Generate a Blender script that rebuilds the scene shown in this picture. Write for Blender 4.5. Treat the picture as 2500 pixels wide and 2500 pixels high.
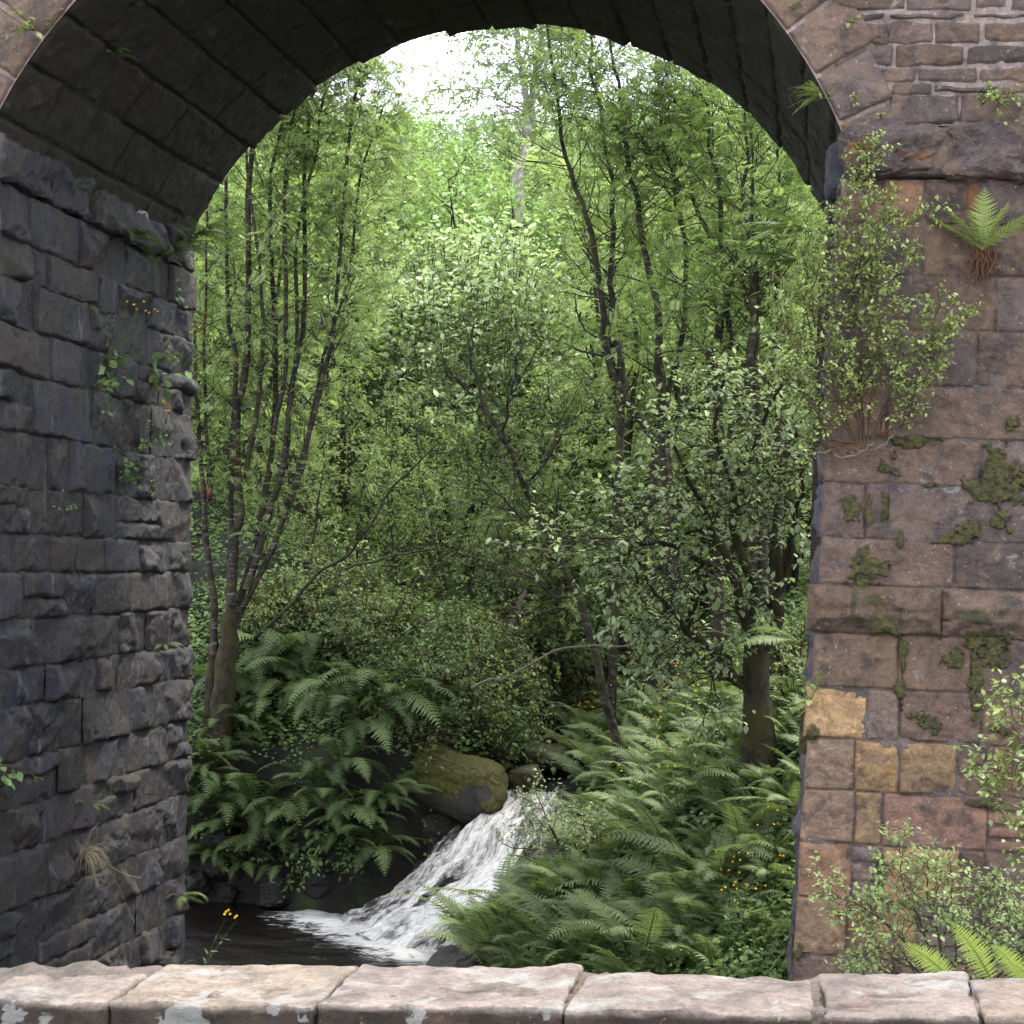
import bpy, math, random
import numpy as np
from mathutils import Matrix, Vector

for o in list(bpy.data.objects):
    bpy.data.objects.remove(o)
scene = bpy.context.scene
COL = scene.collection
PI = math.pi
RNG = np.random.default_rng(7)
random.seed(7)

# ------------------------------------------------------------------ camera, sky, sun, exposure
FPX, YAW, PITCH, ROLL = 4460.0, math.radians(8.5), math.atan(110 / 4460), 0.035
cam_d = bpy.data.cameras.new('camera')
cam = bpy.data.objects.new('camera', cam_d)
COL.objects.link(cam)
CAMR = Matrix.Rotation(YAW, 3, 'Z') @ Matrix.Rotation(PI / 2 + PITCH, 3, 'X') @ Matrix.Rotation(ROLL, 3, 'Z')
cam.matrix_world = CAMR.to_4x4()
cam_d.sensor_width = 36
cam_d.lens = 36 * FPX / 2500
cam_d.clip_start = 0.05
cam_d.clip_end = 1500
scene.camera = cam

SUN_EL, SUN_AZ = math.radians(60), math.radians(55)      # azimuth measured from +Y (away from the camera) towards +X
world = bpy.data.worlds.new('World')
scene.world = world
world.use_nodes = True
wn, wl = world.node_tree.nodes, world.node_tree.links
wn.clear()
sky = wn.new('ShaderNodeTexSky')
sky.sky_type = 'NISHITA'
sky.sun_disc = False
sky.sun_elevation = SUN_EL
sky.sun_rotation = SUN_AZ
tc = wn.new('ShaderNodeTexCoord')
cl = wn.new('ShaderNodeTexNoise')
cl.inputs['Scale'].default_value = 3.0
cl.inputs['Detail'].default_value = 5
wl.new(tc.outputs['Generated'], cl.inputs['Vector'])
cr = wn.new('ShaderNodeValToRGB')
cr.color_ramp.elements[0].position = 0.3
cr.color_ramp.elements[0].color = (8.5, 9.2, 10.4, 1)
cr.color_ramp.elements[1].position = 0.7
cr.color_ramp.elements[1].color = (15, 15.3, 16.0, 1)
wl.new(cl.outputs['Fac'], cr.inputs['Fac'])
mx = wn.new('ShaderNodeMix')
mx.data_type = 'RGBA'
mx.inputs['Factor'].default_value = 0.82
wl.new(sky.outputs['Color'], mx.inputs['A'])
wl.new(cr.outputs['Color'], mx.inputs['B'])
bg = wn.new('ShaderNodeBackground')
bg.inputs['Strength'].default_value = 0.12
wl.new(mx.outputs['Result'], bg.inputs['Color'])
wo = wn.new('ShaderNodeOutputWorld')
wl.new(bg.outputs['Background'], wo.inputs['Surface'])

sun_d = bpy.data.lights.new('sun', 'SUN')
sun_d.energy = 2.3
sun_d.angle = math.radians(10)
sun_d.color = (1.0, 0.95, 0.86)
sun = bpy.data.objects.new('sun', sun_d)
COL.objects.link(sun)
sdir = Vector((math.sin(SUN_AZ) * math.cos(SUN_EL), math.cos(SUN_AZ) * math.cos(SUN_EL), math.sin(SUN_EL)))
sun.rotation_euler = sdir.to_track_quat('Z', 'Y').to_euler()
sun.location = (20, 40, 60)

scene.view_settings.view_transform = 'Standard'
scene.view_settings.look = 'None'
scene.view_settings.exposure = 1.72
scene.view_settings.gamma = 1
scene.view_settings.use_curve_mapping = False
cy = scene.cycles
cy.max_bounces = 7
cy.diffuse_bounces = 4
cy.glossy_bounces = 2
cy.transmission_bounces = 4
cy.transparent_max_bounces = 4
cy.use_denoising = True
cy.caustics_reflective = False
cy.caustics_refractive = False
cy.use_adaptive_sampling = True
cy.adaptive_threshold = 0.02

# ------------------------------------------------------------------ helpers
RM = np.array(CAMR)


def at(px, py, Y):
    """World point at distance Y along the valley, seen at photograph pixel px, py (2500 px square)."""
    d = RM @ np.array([(px - 1250) / FPX, -(py - 1250) / FPX, -1.0])
    return d * (Y / d[1])


def hash3(i, j, k, s):
    n = (i * 374761393 + j * 668265263 + k * 2147483647 + s * 974634151) & 0xFFFFFFFF
    n = ((n ^ (n >> 13)) * 1274126177) & 0xFFFFFFFF
    n = ((n ^ (n >> 16)) * 2246822519) & 0xFFFFFFFF
    return ((n ^ (n >> 15)) & 0xFFFFFF) / float(0xFFFFFF)


def vnoise(p, s=0):
    f = np.floor(p)
    i = f.astype(np.int64)
    t = p - f
    t = t * t * (3 - 2 * t)
    x, y, z = i[..., 0], i[..., 1], i[..., 2]
    r = 0
    for a in (0, 1):
        wa = t[..., 0] if a else 1 - t[..., 0]
        for b in (0, 1):
            wb = t[..., 1] if b else 1 - t[..., 1]
            for c in (0, 1):
                wc = t[..., 2] if c else 1 - t[..., 2]
                r = r + wa * wb * wc * hash3(x + a, y + b, z + c, s)
    return r * 2 - 1


def fbm(p, octs=4, s=0, gain=0.5):
    p = np.asarray(p, float)
    r, a = 0, 1.0
    for o in range(octs):
        r = r + a * vnoise(p * (2.03 ** o) + o * 17.3, s + o)
        a *= gain
    return r


def sstep(a, b, x):
    t = np.clip((x - a) / (b - a), 0, 1)
    return t * t * (3 - 2 * t)


def unit(v):
    v = np.asarray(v, float)
    return v / np.maximum(np.linalg.norm(v, axis=-1, keepdims=True), 1e-9)


class MB:
    """Collects vertices, faces and per-vertex attributes and links them as ONE mesh object."""

    def __init__(s):
        s.V, s.F, s.n = [], [], 0
        s.A = {}

    def add(s, v, f, **attr):
        v = np.asarray(v, float).reshape(-1, 3)
        if len(v) == 0:
            return
        s.V.append(v)
        for q in (f if isinstance(f, list) else [f]):
            q = np.asarray(q, np.int64)
            if len(q):
                s.F.append(q + s.n)
        for k, a in attr.items():
            a = np.asarray(a, float)
            if k == 'col':
                a = np.broadcast_to(a, (len(v), 3))
            else:
                a = a.ravel() if a.size == len(v) else np.broadcast_to(a, (len(v),))
            s.A.setdefault(k, []).append((s.n, a))
        s.n += len(v)

    def build(s, name, mat, parent=None, smooth=True):
        me = bpy.data.meshes.new(name)
        V = np.concatenate(s.V)
        me.vertices.add(len(V))
        me.vertices.foreach_set('co', V.astype(np.float32).ravel())
        tot = np.concatenate([np.full(len(f), f.shape[1]) for f in s.F])
        idx = np.concatenate([f.ravel() for f in s.F])
        st = np.concatenate([[0], np.cumsum(tot)[:-1]])
        me.loops.add(len(idx))
        me.loops.foreach_set('vertex_index', idx.astype(np.int32))
        me.polygons.add(len(tot))
        me.polygons.foreach_set('loop_start', st.astype(np.int32))
        me.polygons.foreach_set('use_smooth', np.full(len(tot), smooth))
        for k, parts in s.A.items():
            if k == 'col':
                a = np.full((len(V), 4), 1.0, np.float32)
                a[:, :3] = 0.2
                for n0, x in parts:
                    a[n0:n0 + len(x), :3] = x
                me.attributes.new('col', 'FLOAT_COLOR', 'POINT').data.foreach_set('color', a.ravel())
            else:
                a = np.zeros(len(V), np.float32)
                for n0, x in parts:
                    a[n0:n0 + len(x)] = x
                me.attributes.new(k, 'FLOAT', 'POINT').data.foreach_set('value', a)
        me.update(calc_edges=True)
        me.validate()
        me.materials.append(mat)
        o = bpy.data.objects.new(name, me)
        COL.objects.link(o)
        if parent:
            o.parent = parent
            o.matrix_parent_inverse = Matrix.Translation(parent.location).inverted() if parent.type == 'EMPTY' else Matrix()
        return o


def tag(o, label, cat=None, group=None, kind=None):
    if label:
        o['label'] = label
    if cat:
        o['category'] = cat
    if group:
        o['group'] = group
    if kind:
        o['kind'] = kind
    return o


def thing(name, loc, label, cat, group=None):
    o = bpy.data.objects.new(name, None)
    o.empty_display_size = 0.2
    o.location = tuple(loc)
    COL.objects.link(o)
    return tag(o, label, cat, group)


def dup(o, loc, rot=0.0, sc=1.0, label=None, tilt=None):
    """A copy of a thing and of its parts; meshes are shared."""
    c = o.copy()
    COL.objects.link(c)
    c.location = tuple(loc)
    c.rotation_euler = (tilt[0], tilt[1], rot) if tilt else (0, 0, rot)
    c.scale = (sc, sc, sc)
    if label:
        c['label'] = label
    for ch in o.children:
        d = ch.copy()
        COL.objects.link(d)
        d.parent = c
    return c


def grid_faces(n, m):
    """Quads of an (n+1) x (m+1) vertex grid, row-major."""
    i, j = np.meshgrid(np.arange(n), np.arange(m), indexing='ij')
    a = (i * (m + 1) + j).ravel()
    return np.stack([a, a + m + 1, a + m + 2, a + 1], 1)


# ------------------------------------------------------------------ materials
def mat_new(name):
    m = bpy.data.materials.new(name)
    m.use_nodes = True
    nt = m.node_tree
    nt.nodes.clear()
    out = nt.nodes.new('ShaderNodeOutputMaterial')
    return m, nt, out


class NT:
    """Thin sugar over a node tree."""

    def __init__(s, nt):
        s.nt, s.N, s.L = nt, nt.nodes, nt.links

    def node(s, t, **kw):
        n = s.N.new(t)
        for k, v in kw.items():
            setattr(n, k, v)
        return n

    def set(s, sock, v):
        if isinstance(v, bpy.types.NodeSocket):
            s.L.new(v, sock)
        elif v is not None:
            if isinstance(v, (tuple, list)) and len(v) == 3 and sock.type == 'RGBA':
                v = (*v, 1)
            sock.default_value = v

    def mix(s, fac, a, b, mode='MIX'):
        n = s.node('ShaderNodeMix', data_type='RGBA', blend_type=mode)
        s.set(n.inputs['Factor'], fac)
        s.set(n.inputs['A'], a)
        s.set(n.inputs['B'], b)
        return n.outputs['Result']

    def math(s, op, a, b=None, c=None):
        n = s.node('ShaderNodeMath', operation=op)
        s.set(n.inputs[0], a)
        s.set(n.inputs[1], b)
        s.set(n.inputs[2], c)
        return n.outputs[0]

    def noise(s, scale, detail=4, rough=0.55, vec=None, out='Fac', dist=0.0):
        n = s.node('ShaderNodeTexNoise')
        n.inputs['Scale'].default_value = scale
        n.inputs['Detail'].default_value = detail
        n.inputs['Roughness'].default_value = rough
        n.inputs['Distortion'].default_value = dist
        s.set(n.inputs['Vector'], vec if vec else s.pos())
        return n.outputs[out]

    def pos(s):
        if not hasattr(s, '_p'):
            s._p = s.node('ShaderNodeNewGeometry')
        return s._p.outputs['Position']

    def obj(s):
        return s.node('ShaderNodeTexCoord').outputs['Object']

    def attr(s, name, out='Fac'):
        return s.node('ShaderNodeAttribute', attribute_name=name).outputs[out]

    def ramp(s, fac, a, b, lo=0.0, hi=1.0):
        n = s.node('ShaderNodeMapRange', interpolation_type='SMOOTHSTEP')
        s.set(n.inputs['Value'], fac)
        n.inputs['From Min'].default_value = a
        n.inputs['From Max'].default_value = b
        n.inputs['To Min'].default_value = lo
        n.inputs['To Max'].default_value = hi
        return n.outputs['Result']

    def bump(s, h, strength, dist, normal=None):
        n = s.node('ShaderNodeBump')
        n.inputs['Strength'].default_value = strength
        n.inputs['Distance'].default_value = dist
        s.set(n.inputs['Height'], h)
        s.set(n.inputs['Normal'], normal)
        return n.outputs['Normal']

    def principled(s, out, col, rough, normal=None, spec=0.4):
        n = s.node('ShaderNodeBsdfPrincipled')
        s.set(n.inputs['Base Color'], col)
        s.set(n.inputs['Roughness'], rough)
        s.set(n.inputs['Normal'], normal)
        s.set(n.inputs['Specular IOR Level'], spec)
        s.L.new(n.outputs[0], out.inputs['Surface'])
        return n


def stone_mat(name, lichen=0.5, stain=0.5, tone=(1, 1, 1), moss_noise=0.0, rough=(0.62, 0.85), streak=0.0, spec=0.35, ledge=0.35, mossc=((0.02, 0.021, 0.006), (0.075, 0.066, 0.014)), leach=0.0, blush=None, blush_amt=0.6):
    m, nt, out = mat_new(name)
    t = NT(nt)
    base = t.attr('col', 'Color')
    base = t.mix(1.0, base, tone, 'MULTIPLY')
    # broad and fine variation
    n1 = t.noise(1.9, 5, 0.62)
    n2 = t.noise(11, 6, 0.7)
    n3 = t.noise(70, 3, 0.6)
    v = t.math('MULTIPLY_ADD', n1, 0.9, 0.55)
    base = t.mix(1.0, base, t.mix(1.0, (1, 1, 1), v, "MULTIPLY"), 'MULTIPLY')
    v2 = t.ramp(n2, 0.3, 0.7, 0.62, 1.34)
    base = t.mix(1.0, base, t.mix(1.0, (1, 1, 1), v2, 'MULTIPLY'), 'MULTIPLY')
    v3 = t.ramp(n3, 0.3, 0.7, 0.82, 1.18)
    base = t.mix(1.0, base, t.mix(1.0, (1, 1, 1), v3, 'MULTIPLY'), 'MULTIPLY')
    # dark weathering crust
    d = t.ramp(t.noise(4.3, 6, 0.7, dist=0.4), 0.5, 0.66, 0, stain)
    base = t.mix(d, base, tuple(c * (0.25 + 0.75 * tone[0]) for c in (0.035, 0.03, 0.032)))
    if blush:
        bl = t.ramp(t.noise(3.6, 7, 0.72, dist=0.5), 0.5, 0.62, 0, blush_amt)
        base = t.mix(bl, base, blush)
    # rusty blush
    r = t.ramp(t.noise(2.7, 5, 0.65), 0.6, 0.74, 0, 0.5)
    base = t.mix(r, base, (0.13, 0.07, 0.04))
    if streak:
        mp = t.node('ShaderNodeMapping')
        mp.inputs['Scale'].default_value = (14, 14, 1.3)
        t.set(mp.inputs['Vector'], t.pos())
        s1 = t.ramp(t.noise(1.0, 4, 0.6, vec=mp.outputs[0]), 0.58, 0.72, 0, streak)
        base = t.mix(s1, base, (0.13, 0.14, 0.165))
    # pale lichen specks and blotches
    l1 = t.ramp(t.noise(34, 4, 0.75), 0.63, 0.7, 0, lichen)
    l2 = t.ramp(t.noise(6.5, 6, 0.75, dist=0.3), 0.6, 0.68, 0, lichen * 0.6)
    base = t.mix(l1, base, tuple(c * (0.55 + 0.4 * tone[0]) for c in (0.42, 0.41, 0.4)))
    base = t.mix(l2, base, tuple(c * (0.35 + 0.5 * tone[0]) for c in (0.36, 0.34, 0.34)))
    # moss: on listed patches, and on ledges
    mn = t.noise(26, 4, 0.7)
    mc = t.mix(t.ramp(mn, 0.3, 0.7), *mossc)
    ma = t.attr('moss')
    geo = t.node('ShaderNodeNewGeometry')
    sp = t.node('ShaderNodeSeparateXYZ')
    t.set(sp.inputs[0], geo.outputs['Normal'])
    up = t.ramp(sp.outputs['Z'], 0.45, 0.8, 0, ledge)
    patch = t.ramp(t.noise(3.1, 5, 0.7), 0.5, 0.62, 0, 1)
    up = t.math('MULTIPLY', up, patch)
    mm = t.math('ADD', t.ramp(t.math('ADD', ma, t.math('MULTIPLY_ADD', mn, 0.5, -0.25)), 0.35, 0.6), up)
    if moss_noise:
        mm = t.math('ADD', mm, t.ramp(t.noise(2.3, 6, 0.72, dist=0.3), 0.5, 0.66, 0, moss_noise))
    mm = t.math('MINIMUM', mm, 1.0)
    base = t.mix(mm, base, mc)
    ru = t.attr('rust')
    base = t.mix(t.ramp(t.math('ADD', ru, t.math('MULTIPLY_ADD', mn, 0.5, -0.25)), 0.35, 0.6), base, (0.13, 0.06, 0.024))
    li = t.attr('lich')
    base = t.mix(t.ramp(t.math('ADD', li, t.math('MULTIPLY_ADD', n2, 1.2, -0.6)), 0.3, 0.6, 0, 0.85), base, t.mix(n2, (0.17, 0.165, 0.15), (0.33, 0.32, 0.3)))
    if leach:
        le = t.ramp(t.noise(8.5, 8, 0.8, dist=0.8), 0.57, 0.64, 0, leach)
        base = t.mix(le, base, (0.05, 0.045, 0.033))
    n4 = t.noise(24, 8, 0.78)
    vo = t.node('ShaderNodeTexVoronoi', feature='F1')
    vo.inputs['Scale'].default_value = 26
    t.set(vo.inputs['Vector'], t.pos())
    pit = t.ramp(vo.outputs['Distance'], 0.02, 0.16)
    pit = t.math('MAXIMUM', pit, t.ramp(n1, 0.45, 0.6))
    h = t.math('ADD', t.math('ADD', t.math('MULTIPLY', n2, 0.8), t.math('MULTIPLY', n4, 0.8)), t.math('MULTIPLY', pit, 0.25))
    nb = t.bump(h, 0.9, 0.035)
    nb = t.bump(t.math('MULTIPLY', t.noise(160, 3, 0.6), mm), 0.8, 0.012, nb)
    rg = t.ramp(n2, 0.3, 0.7, rough[0], rough[1])
    t.principled(out, base, rg, nb, spec)
    return m


def leaf_mat(name, dark, light, rough=0.55, trans=0.35, spec=0.25, var=0.25, glow=(1.06, 1.14, 0.68)):
    """Leaf: per-leaf tint between dark and light, a little light passes through the blade."""
    m, nt, out = mat_new(name)
    t = NT(nt)
    ti = t.attr('tint')
    oi = t.node('ShaderNodeObjectInfo')
    base = t.mix(ti, dark, light)
    k = t.math('MULTIPLY_ADD', oi.outputs['Random'], var, 1 - var / 2)
    base = t.mix(1.0, base, t.mix(1.0, (1, 1, 1), k, 'MULTIPLY'), 'MULTIPLY')
    p = t.node('ShaderNodeBsdfPrincipled')
    t.set(p.inputs['Base Color'], base)
    p.inputs['Roughness'].default_value = rough
    p.inputs['Specular IOR Level'].default_value = spec
    tr = t.node('ShaderNodeBsdfTranslucent')
    t.set(tr.inputs['Color'], t.mix(1.0, base, glow, 'MULTIPLY'))
    mx_ = t.node('ShaderNodeMixShader')
    mx_.inputs[0].default_value = trans
    t.L.new(p.outputs[0], mx_.inputs[1])
    t.L.new(tr.outputs[0], mx_.inputs[2])
    t.L.new(mx_.outputs[0], out.inputs['Surface'])
    return m


def bark_mat(name, a, b, moss=0.4, mossc=(0.06, 0.06, 0.015), orange=0.0, pale=0.0):
    m, nt, out = mat_new(name)
    t = NT(nt)
    n1 = t.noise(9, 5, 0.65)
    base = t.mix(t.ramp(n1, 0.35, 0.65), a, b)
    base = t.mix(t.ramp(t.noise(2.3, 5, 0.7), 0.48, 0.62, 0, moss), base, mossc)
    if orange:
        base = t.mix(t.ramp(t.noise(3.7, 4, 0.7), 0.6, 0.68, 0, orange), base, (0.16, 0.05, 0.018))
    if pale:
        mp = t.node('ShaderNodeMapping')
        mp.inputs['Scale'].default_value = (1, 1, 5)
        t.set(mp.inputs['Vector'], t.pos())
        base = t.mix(t.ramp(t.noise(4.5, 4, 0.7, vec=mp.outputs[0]), 0.56, 0.64, 0, pale), base, (0.34, 0.32, 0.3))
    t.principled(out, base, 0.85, t.bump(t.noise(45, 4, 0.7), 0.7, 0.02), 0.2)
    return m


def plain_mat(name, col, rough=0.7, var=0.3, spec=0.3):
    m, nt, out = mat_new(name)
    t = NT(nt)
    c2 = tuple(c * (1 + var) for c in col)
    c1 = tuple(c * (1 - var) for c in col)
    t.principled(out, t.mix(t.noise(30, 4, 0.6, vec=t.obj()), c1, c2), rough, t.bump(t.noise(90, 3, 0.6, vec=t.obj()), 0.4, 0.01), spec)
    return m


M = {}
M['pier_stone'] = stone_mat('pier_stone', lichen=0.85, stain=0.7, ledge=0.3, blush=(0.135, 0.088, 0.058), blush_amt=0.55, tone=(0.5, 0.45, 0.42), mossc=((0.02, 0.021, 0.006), (0.06, 0.055, 0.013)))
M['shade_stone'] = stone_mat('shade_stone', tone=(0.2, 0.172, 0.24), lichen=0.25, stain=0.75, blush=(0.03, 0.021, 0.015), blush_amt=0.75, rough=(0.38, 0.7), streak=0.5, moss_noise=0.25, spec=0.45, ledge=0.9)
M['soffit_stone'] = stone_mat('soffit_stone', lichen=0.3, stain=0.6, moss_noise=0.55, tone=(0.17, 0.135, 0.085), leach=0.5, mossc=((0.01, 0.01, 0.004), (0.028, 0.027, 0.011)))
M['coping_stone'] = stone_mat('coping_stone', tone=(0.4, 0.365, 0.345), lichen=0.5, stain=0.5, ledge=0.0)
M['rock'] = stone_mat('rock', tone=(0.6, 0.6, 0.6), lichen=0.05, stain=0.6, rough=(0.25, 0.6), spec=0.5, ledge=0.8, moss_noise=0.35)
M['moss_rock'] = stone_mat('moss_rock', tone=(0.6, 0.6, 0.6), lichen=0.08, stain=0.5, rough=(0.4, 0.7), ledge=0.6, moss_noise=0.1, mossc=((0.028, 0.03, 0.007), (0.125, 0.112, 0.02)))

M['rowan_leaf'] = leaf_mat('rowan_leaf', (0.102, 0.146, 0.052), (0.282, 0.368, 0.138), trans=0.4)
M['stem_tree_leaf'] = leaf_mat('stem_tree_leaf', (0.099, 0.140, 0.051), (0.271, 0.350, 0.140), trans=0.4)
M['willow_leaf'] = leaf_mat('willow_leaf', (0.146, 0.190, 0.106), (0.347, 0.414, 0.235), rough=0.62, trans=0.35, spec=0.2)
M['alder_leaf'] = leaf_mat('alder_leaf', (0.086, 0.122, 0.041), (0.230, 0.298, 0.103), trans=0.35)
M['pale_leaf'] = leaf_mat('pale_leaf', (0.17, 0.225, 0.11), (0.45, 0.53, 0.31), rough=0.6, trans=0.35, spec=0.25)
M['wood_leaf_a'] = leaf_mat('wood_leaf_a', (0.117, 0.162, 0.059), (0.322, 0.411, 0.161), trans=0.45, var=0.5)
M['wood_leaf_b'] = leaf_mat('wood_leaf_b', (0.117, 0.155, 0.063), (0.293, 0.364, 0.161), trans=0.45, var=0.5)
M['hazed_far_leaf'] = leaf_mat('hazed_far_leaf', (0.143, 0.218, 0.082), (0.305, 0.438, 0.160), trans=0.3, var=0.5)  # hillside leaves tinted paler, standing in for haze with distance
M['birch_leaf'] = leaf_mat('birch_leaf', (0.133, 0.189, 0.076), (0.272, 0.368, 0.143), trans=0.3)
M['fern'] = leaf_mat('fern', (0.085, 0.12, 0.05), (0.25, 0.31, 0.14), trans=0.35, var=0.35)
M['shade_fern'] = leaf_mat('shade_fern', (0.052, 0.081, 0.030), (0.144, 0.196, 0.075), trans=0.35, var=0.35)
M['bright_fern'] = leaf_mat('bright_fern', (0.13, 0.185, 0.05), (0.31, 0.375, 0.12), trans=0.35, var=0.1)
M['wall_shrub_leaf'] = leaf_mat('wall_shrub_leaf', (0.11, 0.15, 0.045), (0.32, 0.38, 0.13), rough=0.4, trans=0.35, spec=0.5)
M['herb_leaf'] = leaf_mat('herb_leaf', (0.076, 0.122, 0.047), (0.199, 0.301, 0.114), trans=0.3)
M['ground_leaf'] = leaf_mat('ground_leaf', (0.059, 0.102, 0.032), (0.166, 0.251, 0.077), trans=0.35)
M['petal'] = leaf_mat('petal', (0.55, 0.36, 0.01), (0.75, 0.52, 0.02), trans=0.2, glow=(1, 0.9, 0.2))
M['dry_grass'] = leaf_mat('dry_grass', (0.22, 0.18, 0.1), (0.38, 0.33, 0.22), trans=0.2, glow=(1, 0.95, 0.7))
M['bark'] = bark_mat('bark', (0.012, 0.01, 0.009), (0.045, 0.038, 0.03), moss=0.4, orange=0.7, pale=0.35)
M['mossy_bark'] = bark_mat('mossy_bark', (0.014, 0.012, 0.009), (0.04, 0.034, 0.018), moss=0.8, mossc=(0.04, 0.037, 0.01))
M['dark_bark'] = bark_mat('dark_bark', (0.012, 0.011, 0.009), (0.042, 0.037, 0.027), moss=0.4, pale=0.15)
M['birch_bark'] = bark_mat('birch_bark', (0.16, 0.14, 0.12), (0.34, 0.32, 0.3), moss=0.35, mossc=(0.05, 0.04, 0.03))
M['twig'] = plain_mat('twig', (0.045, 0.032, 0.018), 0.8)
M['pale_twig'] = plain_mat('pale_twig', (0.12, 0.1, 0.075), 0.8)
M['root'] = plain_mat('root', (0.07, 0.032, 0.016), 0.9)
M['cliff_rock'] = stone_mat('cliff_rock', tone=(0.35, 0.33, 0.32), lichen=0.0, stain=0.3, rough=(0.3, 0.6), ledge=0.3)
M['moss'] = stone_mat('moss', mossc=((0.016, 0.017, 0.005), (0.075, 0.068, 0.014)))
M['clay'] = plain_mat('clay', (0.3, 0.27, 0.24), 0.8)

# ------------------------------------------------------------------ terrain
WATER = -4.5
SY = np.array([-10, 8, 14, 19.0, 20.2, 21.0, 21.8, 22.6, 23.4, 24.5, 30.0, 45.0, 70.0, 110.0, 200.0])
SX = np.array([-4.4, -4.4, -4.5, -4.95, -5.0, -4.69, -4.21, -3.69, -3.3, -3.15, -3.1, -3.6, -5.5, -9.0, -12.0])
SH = np.array([1.6, 1.6, 1.5, 1.3, 1.2, 1.1, 1.0, 0.9, 0.7, 0.55, 0.6, 0.6, 0.5, 0.4, 0.4])
BY = np.array([-10, 20.0, 20.8, 21.5, 22.5, 23.5, 24.5, 26.0, 30.0, 40.0, 55.0, 80.0, 120.0, 170.0, 200.0, 300.0])
BZ = np.array([-5.1, -5.1, -4.95, -4.75, -4.4, -3.85, -3.15, -2.75, -2.3, -0.9, 2.0, 8.5, 21.0, 34.0, 37.0, 40.0])


def ground_z(X, Y):
    X = np.asarray(X, float)
    Y = np.asarray(Y, float)
    xc = np.interp(Y, SY, SX)
    hw = np.interp(Y, SY, SH)
    near = sstep(60, 26, Y)
    bed = np.interp(Y + 0.47 * np.clip(X - xc, -3, 3) * near * sstep(18, 20, Y), BY, BZ)
    d = X - xc
    dr = np.maximum(d - hw, 0)
    fr = np.interp(Y, [15, 16.5, 19, 21, 26, 40, 80], [0.26, 0.3, 0.62, 0.86, 0.75, 0.42, 0.3])
    rr = fr * 11 * (1 - np.exp(-dr / 11.0))
    # left bank: a small cliff behind the pool, then a slope
    dl = np.minimum(np.maximum(-d - hw, -5), (Y - 22.3) * 1.0 + 0.18 * np.sin(X * 3.1))
    cliff = np.interp(Y, [22, 24, 27, 34, 50], [2.0, 1.7, 1.2, 0.8, 0.3])
    fl = np.interp(Y, [22, 30, 60, 90], [0.5, 0.5, 0.36, 0.3])
    rl = cliff * sstep(-0.05, 0.55, dl) + fl * 12 * (1 - np.exp(-np.maximum(dl, 0) / 12.0))
    z = bed + np.where(d > 0, rr, rl)
    p = np.stack([X, Y, np.zeros_like(X)], -1)
    amp = np.interp(Y, [12, 30, 60, 120], [1, 1, 2.5, 5])
    land = np.clip(np.where(d > 0, dr, dl), 0, 1)
    z = z + land * (0.10 * fbm(p * 0.9, 3, 3) * amp + 0.03 * fbm(p * 4, 2, 9))
    # gully side between the road wall and the viaduct, right of the stream
    return z


def hit(px, py, y0=17.7, y1=150.0):
    """Where the sight line of photograph pixel px, py meets the ground."""
    Ys = np.concatenate([np.arange(y0, 45, 0.05), np.arange(45, y1, 0.5)])
    d = RM @ np.array([(px - 1250) / FPX, -(py - 1250) / FPX, -1.0])
    P = d[None] * (Ys / d[1])[:, None]
    g = ground_z(P[:, 0], P[:, 1])
    k = np.nonzero(P[:, 2] < g)[0]
    k = k[0] if len(k) else len(Ys) - 1
    return np.array([P[k, 0], P[k, 1], g[k]])


xs = np.concatenate([np.arange(-95, -20, 5.0), np.arange(-20, -9, 0.9), np.arange(-9, 2.5, 0.11), np.arange(2.5, 14, 0.9), np.arange(14, 95, 5.0)])
ys = np.concatenate([np.arange(4.6, 12, 0.6), np.arange(12, 31, 0.11), np.arange(31, 60, 0.8), np.arange(60, 300, 4.0)])
GX, GY = np.meshgrid(xs, ys, indexing='ij')
mb = MB()
mb.add(np.stack([GX, GY, ground_z(GX, GY)], -1), grid_faces(len(xs) - 1, len(ys) - 1))
mg, nt, out = mat_new('soil')
t = NT(nt)
g1 = t.noise(1.7, 6, 0.7)
gc = t.mix(t.ramp(g1, 0.45, 0.7), (0.007, 0.006, 0.0045), (0.02, 0.028, 0.008))
gc = t.mix(t.ramp(t.noise(14, 5, 0.7), 0.55, 0.75), gc, (0.025, 0.02, 0.011))
t.principled(out, gc, 0.8, t.bump(t.noise(18, 6, 0.7), 0.8, 0.06), 0.3)
tag(mb.build('ground', mg), None, None, None, 'structure')

# road behind the wall, where the camera stands
mb = MB()
rx, ry = np.meshgrid(np.linspace(-14, 14, 40), np.linspace(-9, 4.0, 20), indexing='ij')
mb.add(np.stack([rx, ry, -1.75 + 0.055 * rx], -1), grid_faces(39, 19))
mr, nt, out = mat_new('asphalt')
t = NT(nt)
t.principled(out, t.mix(t.noise(40, 4), (0.035, 0.035, 0.036), (0.07, 0.07, 0.07)), 0.85, t.bump(t.noise(120, 3), 0.5, 0.01), 0.3)
tag(mb.build('road', mr), None, None, None, 'structure')


# ------------------------------------------------------------------ stone blocks
PURPLE = [(0.165, 0.12, 0.105), (0.14, 0.107, 0.1), (0.185, 0.13, 0.105), (0.155, 0.122, 0.118), (0.2, 0.14, 0.1)]
TAN = [(0.27, 0.185, 0.105), (0.24, 0.165, 0.11), (0.21, 0.145, 0.1)]
SLATE = [(0.1, 0.1, 0.14), (0.085, 0.088, 0.12), (0.12, 0.1, 0.12), (0.11, 0.088, 0.085), (0.09, 0.097, 0.14)]
VAULT_BROWN = [(0.12, 0.1, 0.075), (0.1, 0.085, 0.065), (0.13, 0.105, 0.075), (0.085, 0.078, 0.06)]  # dark brown palette of the vault stones


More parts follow.
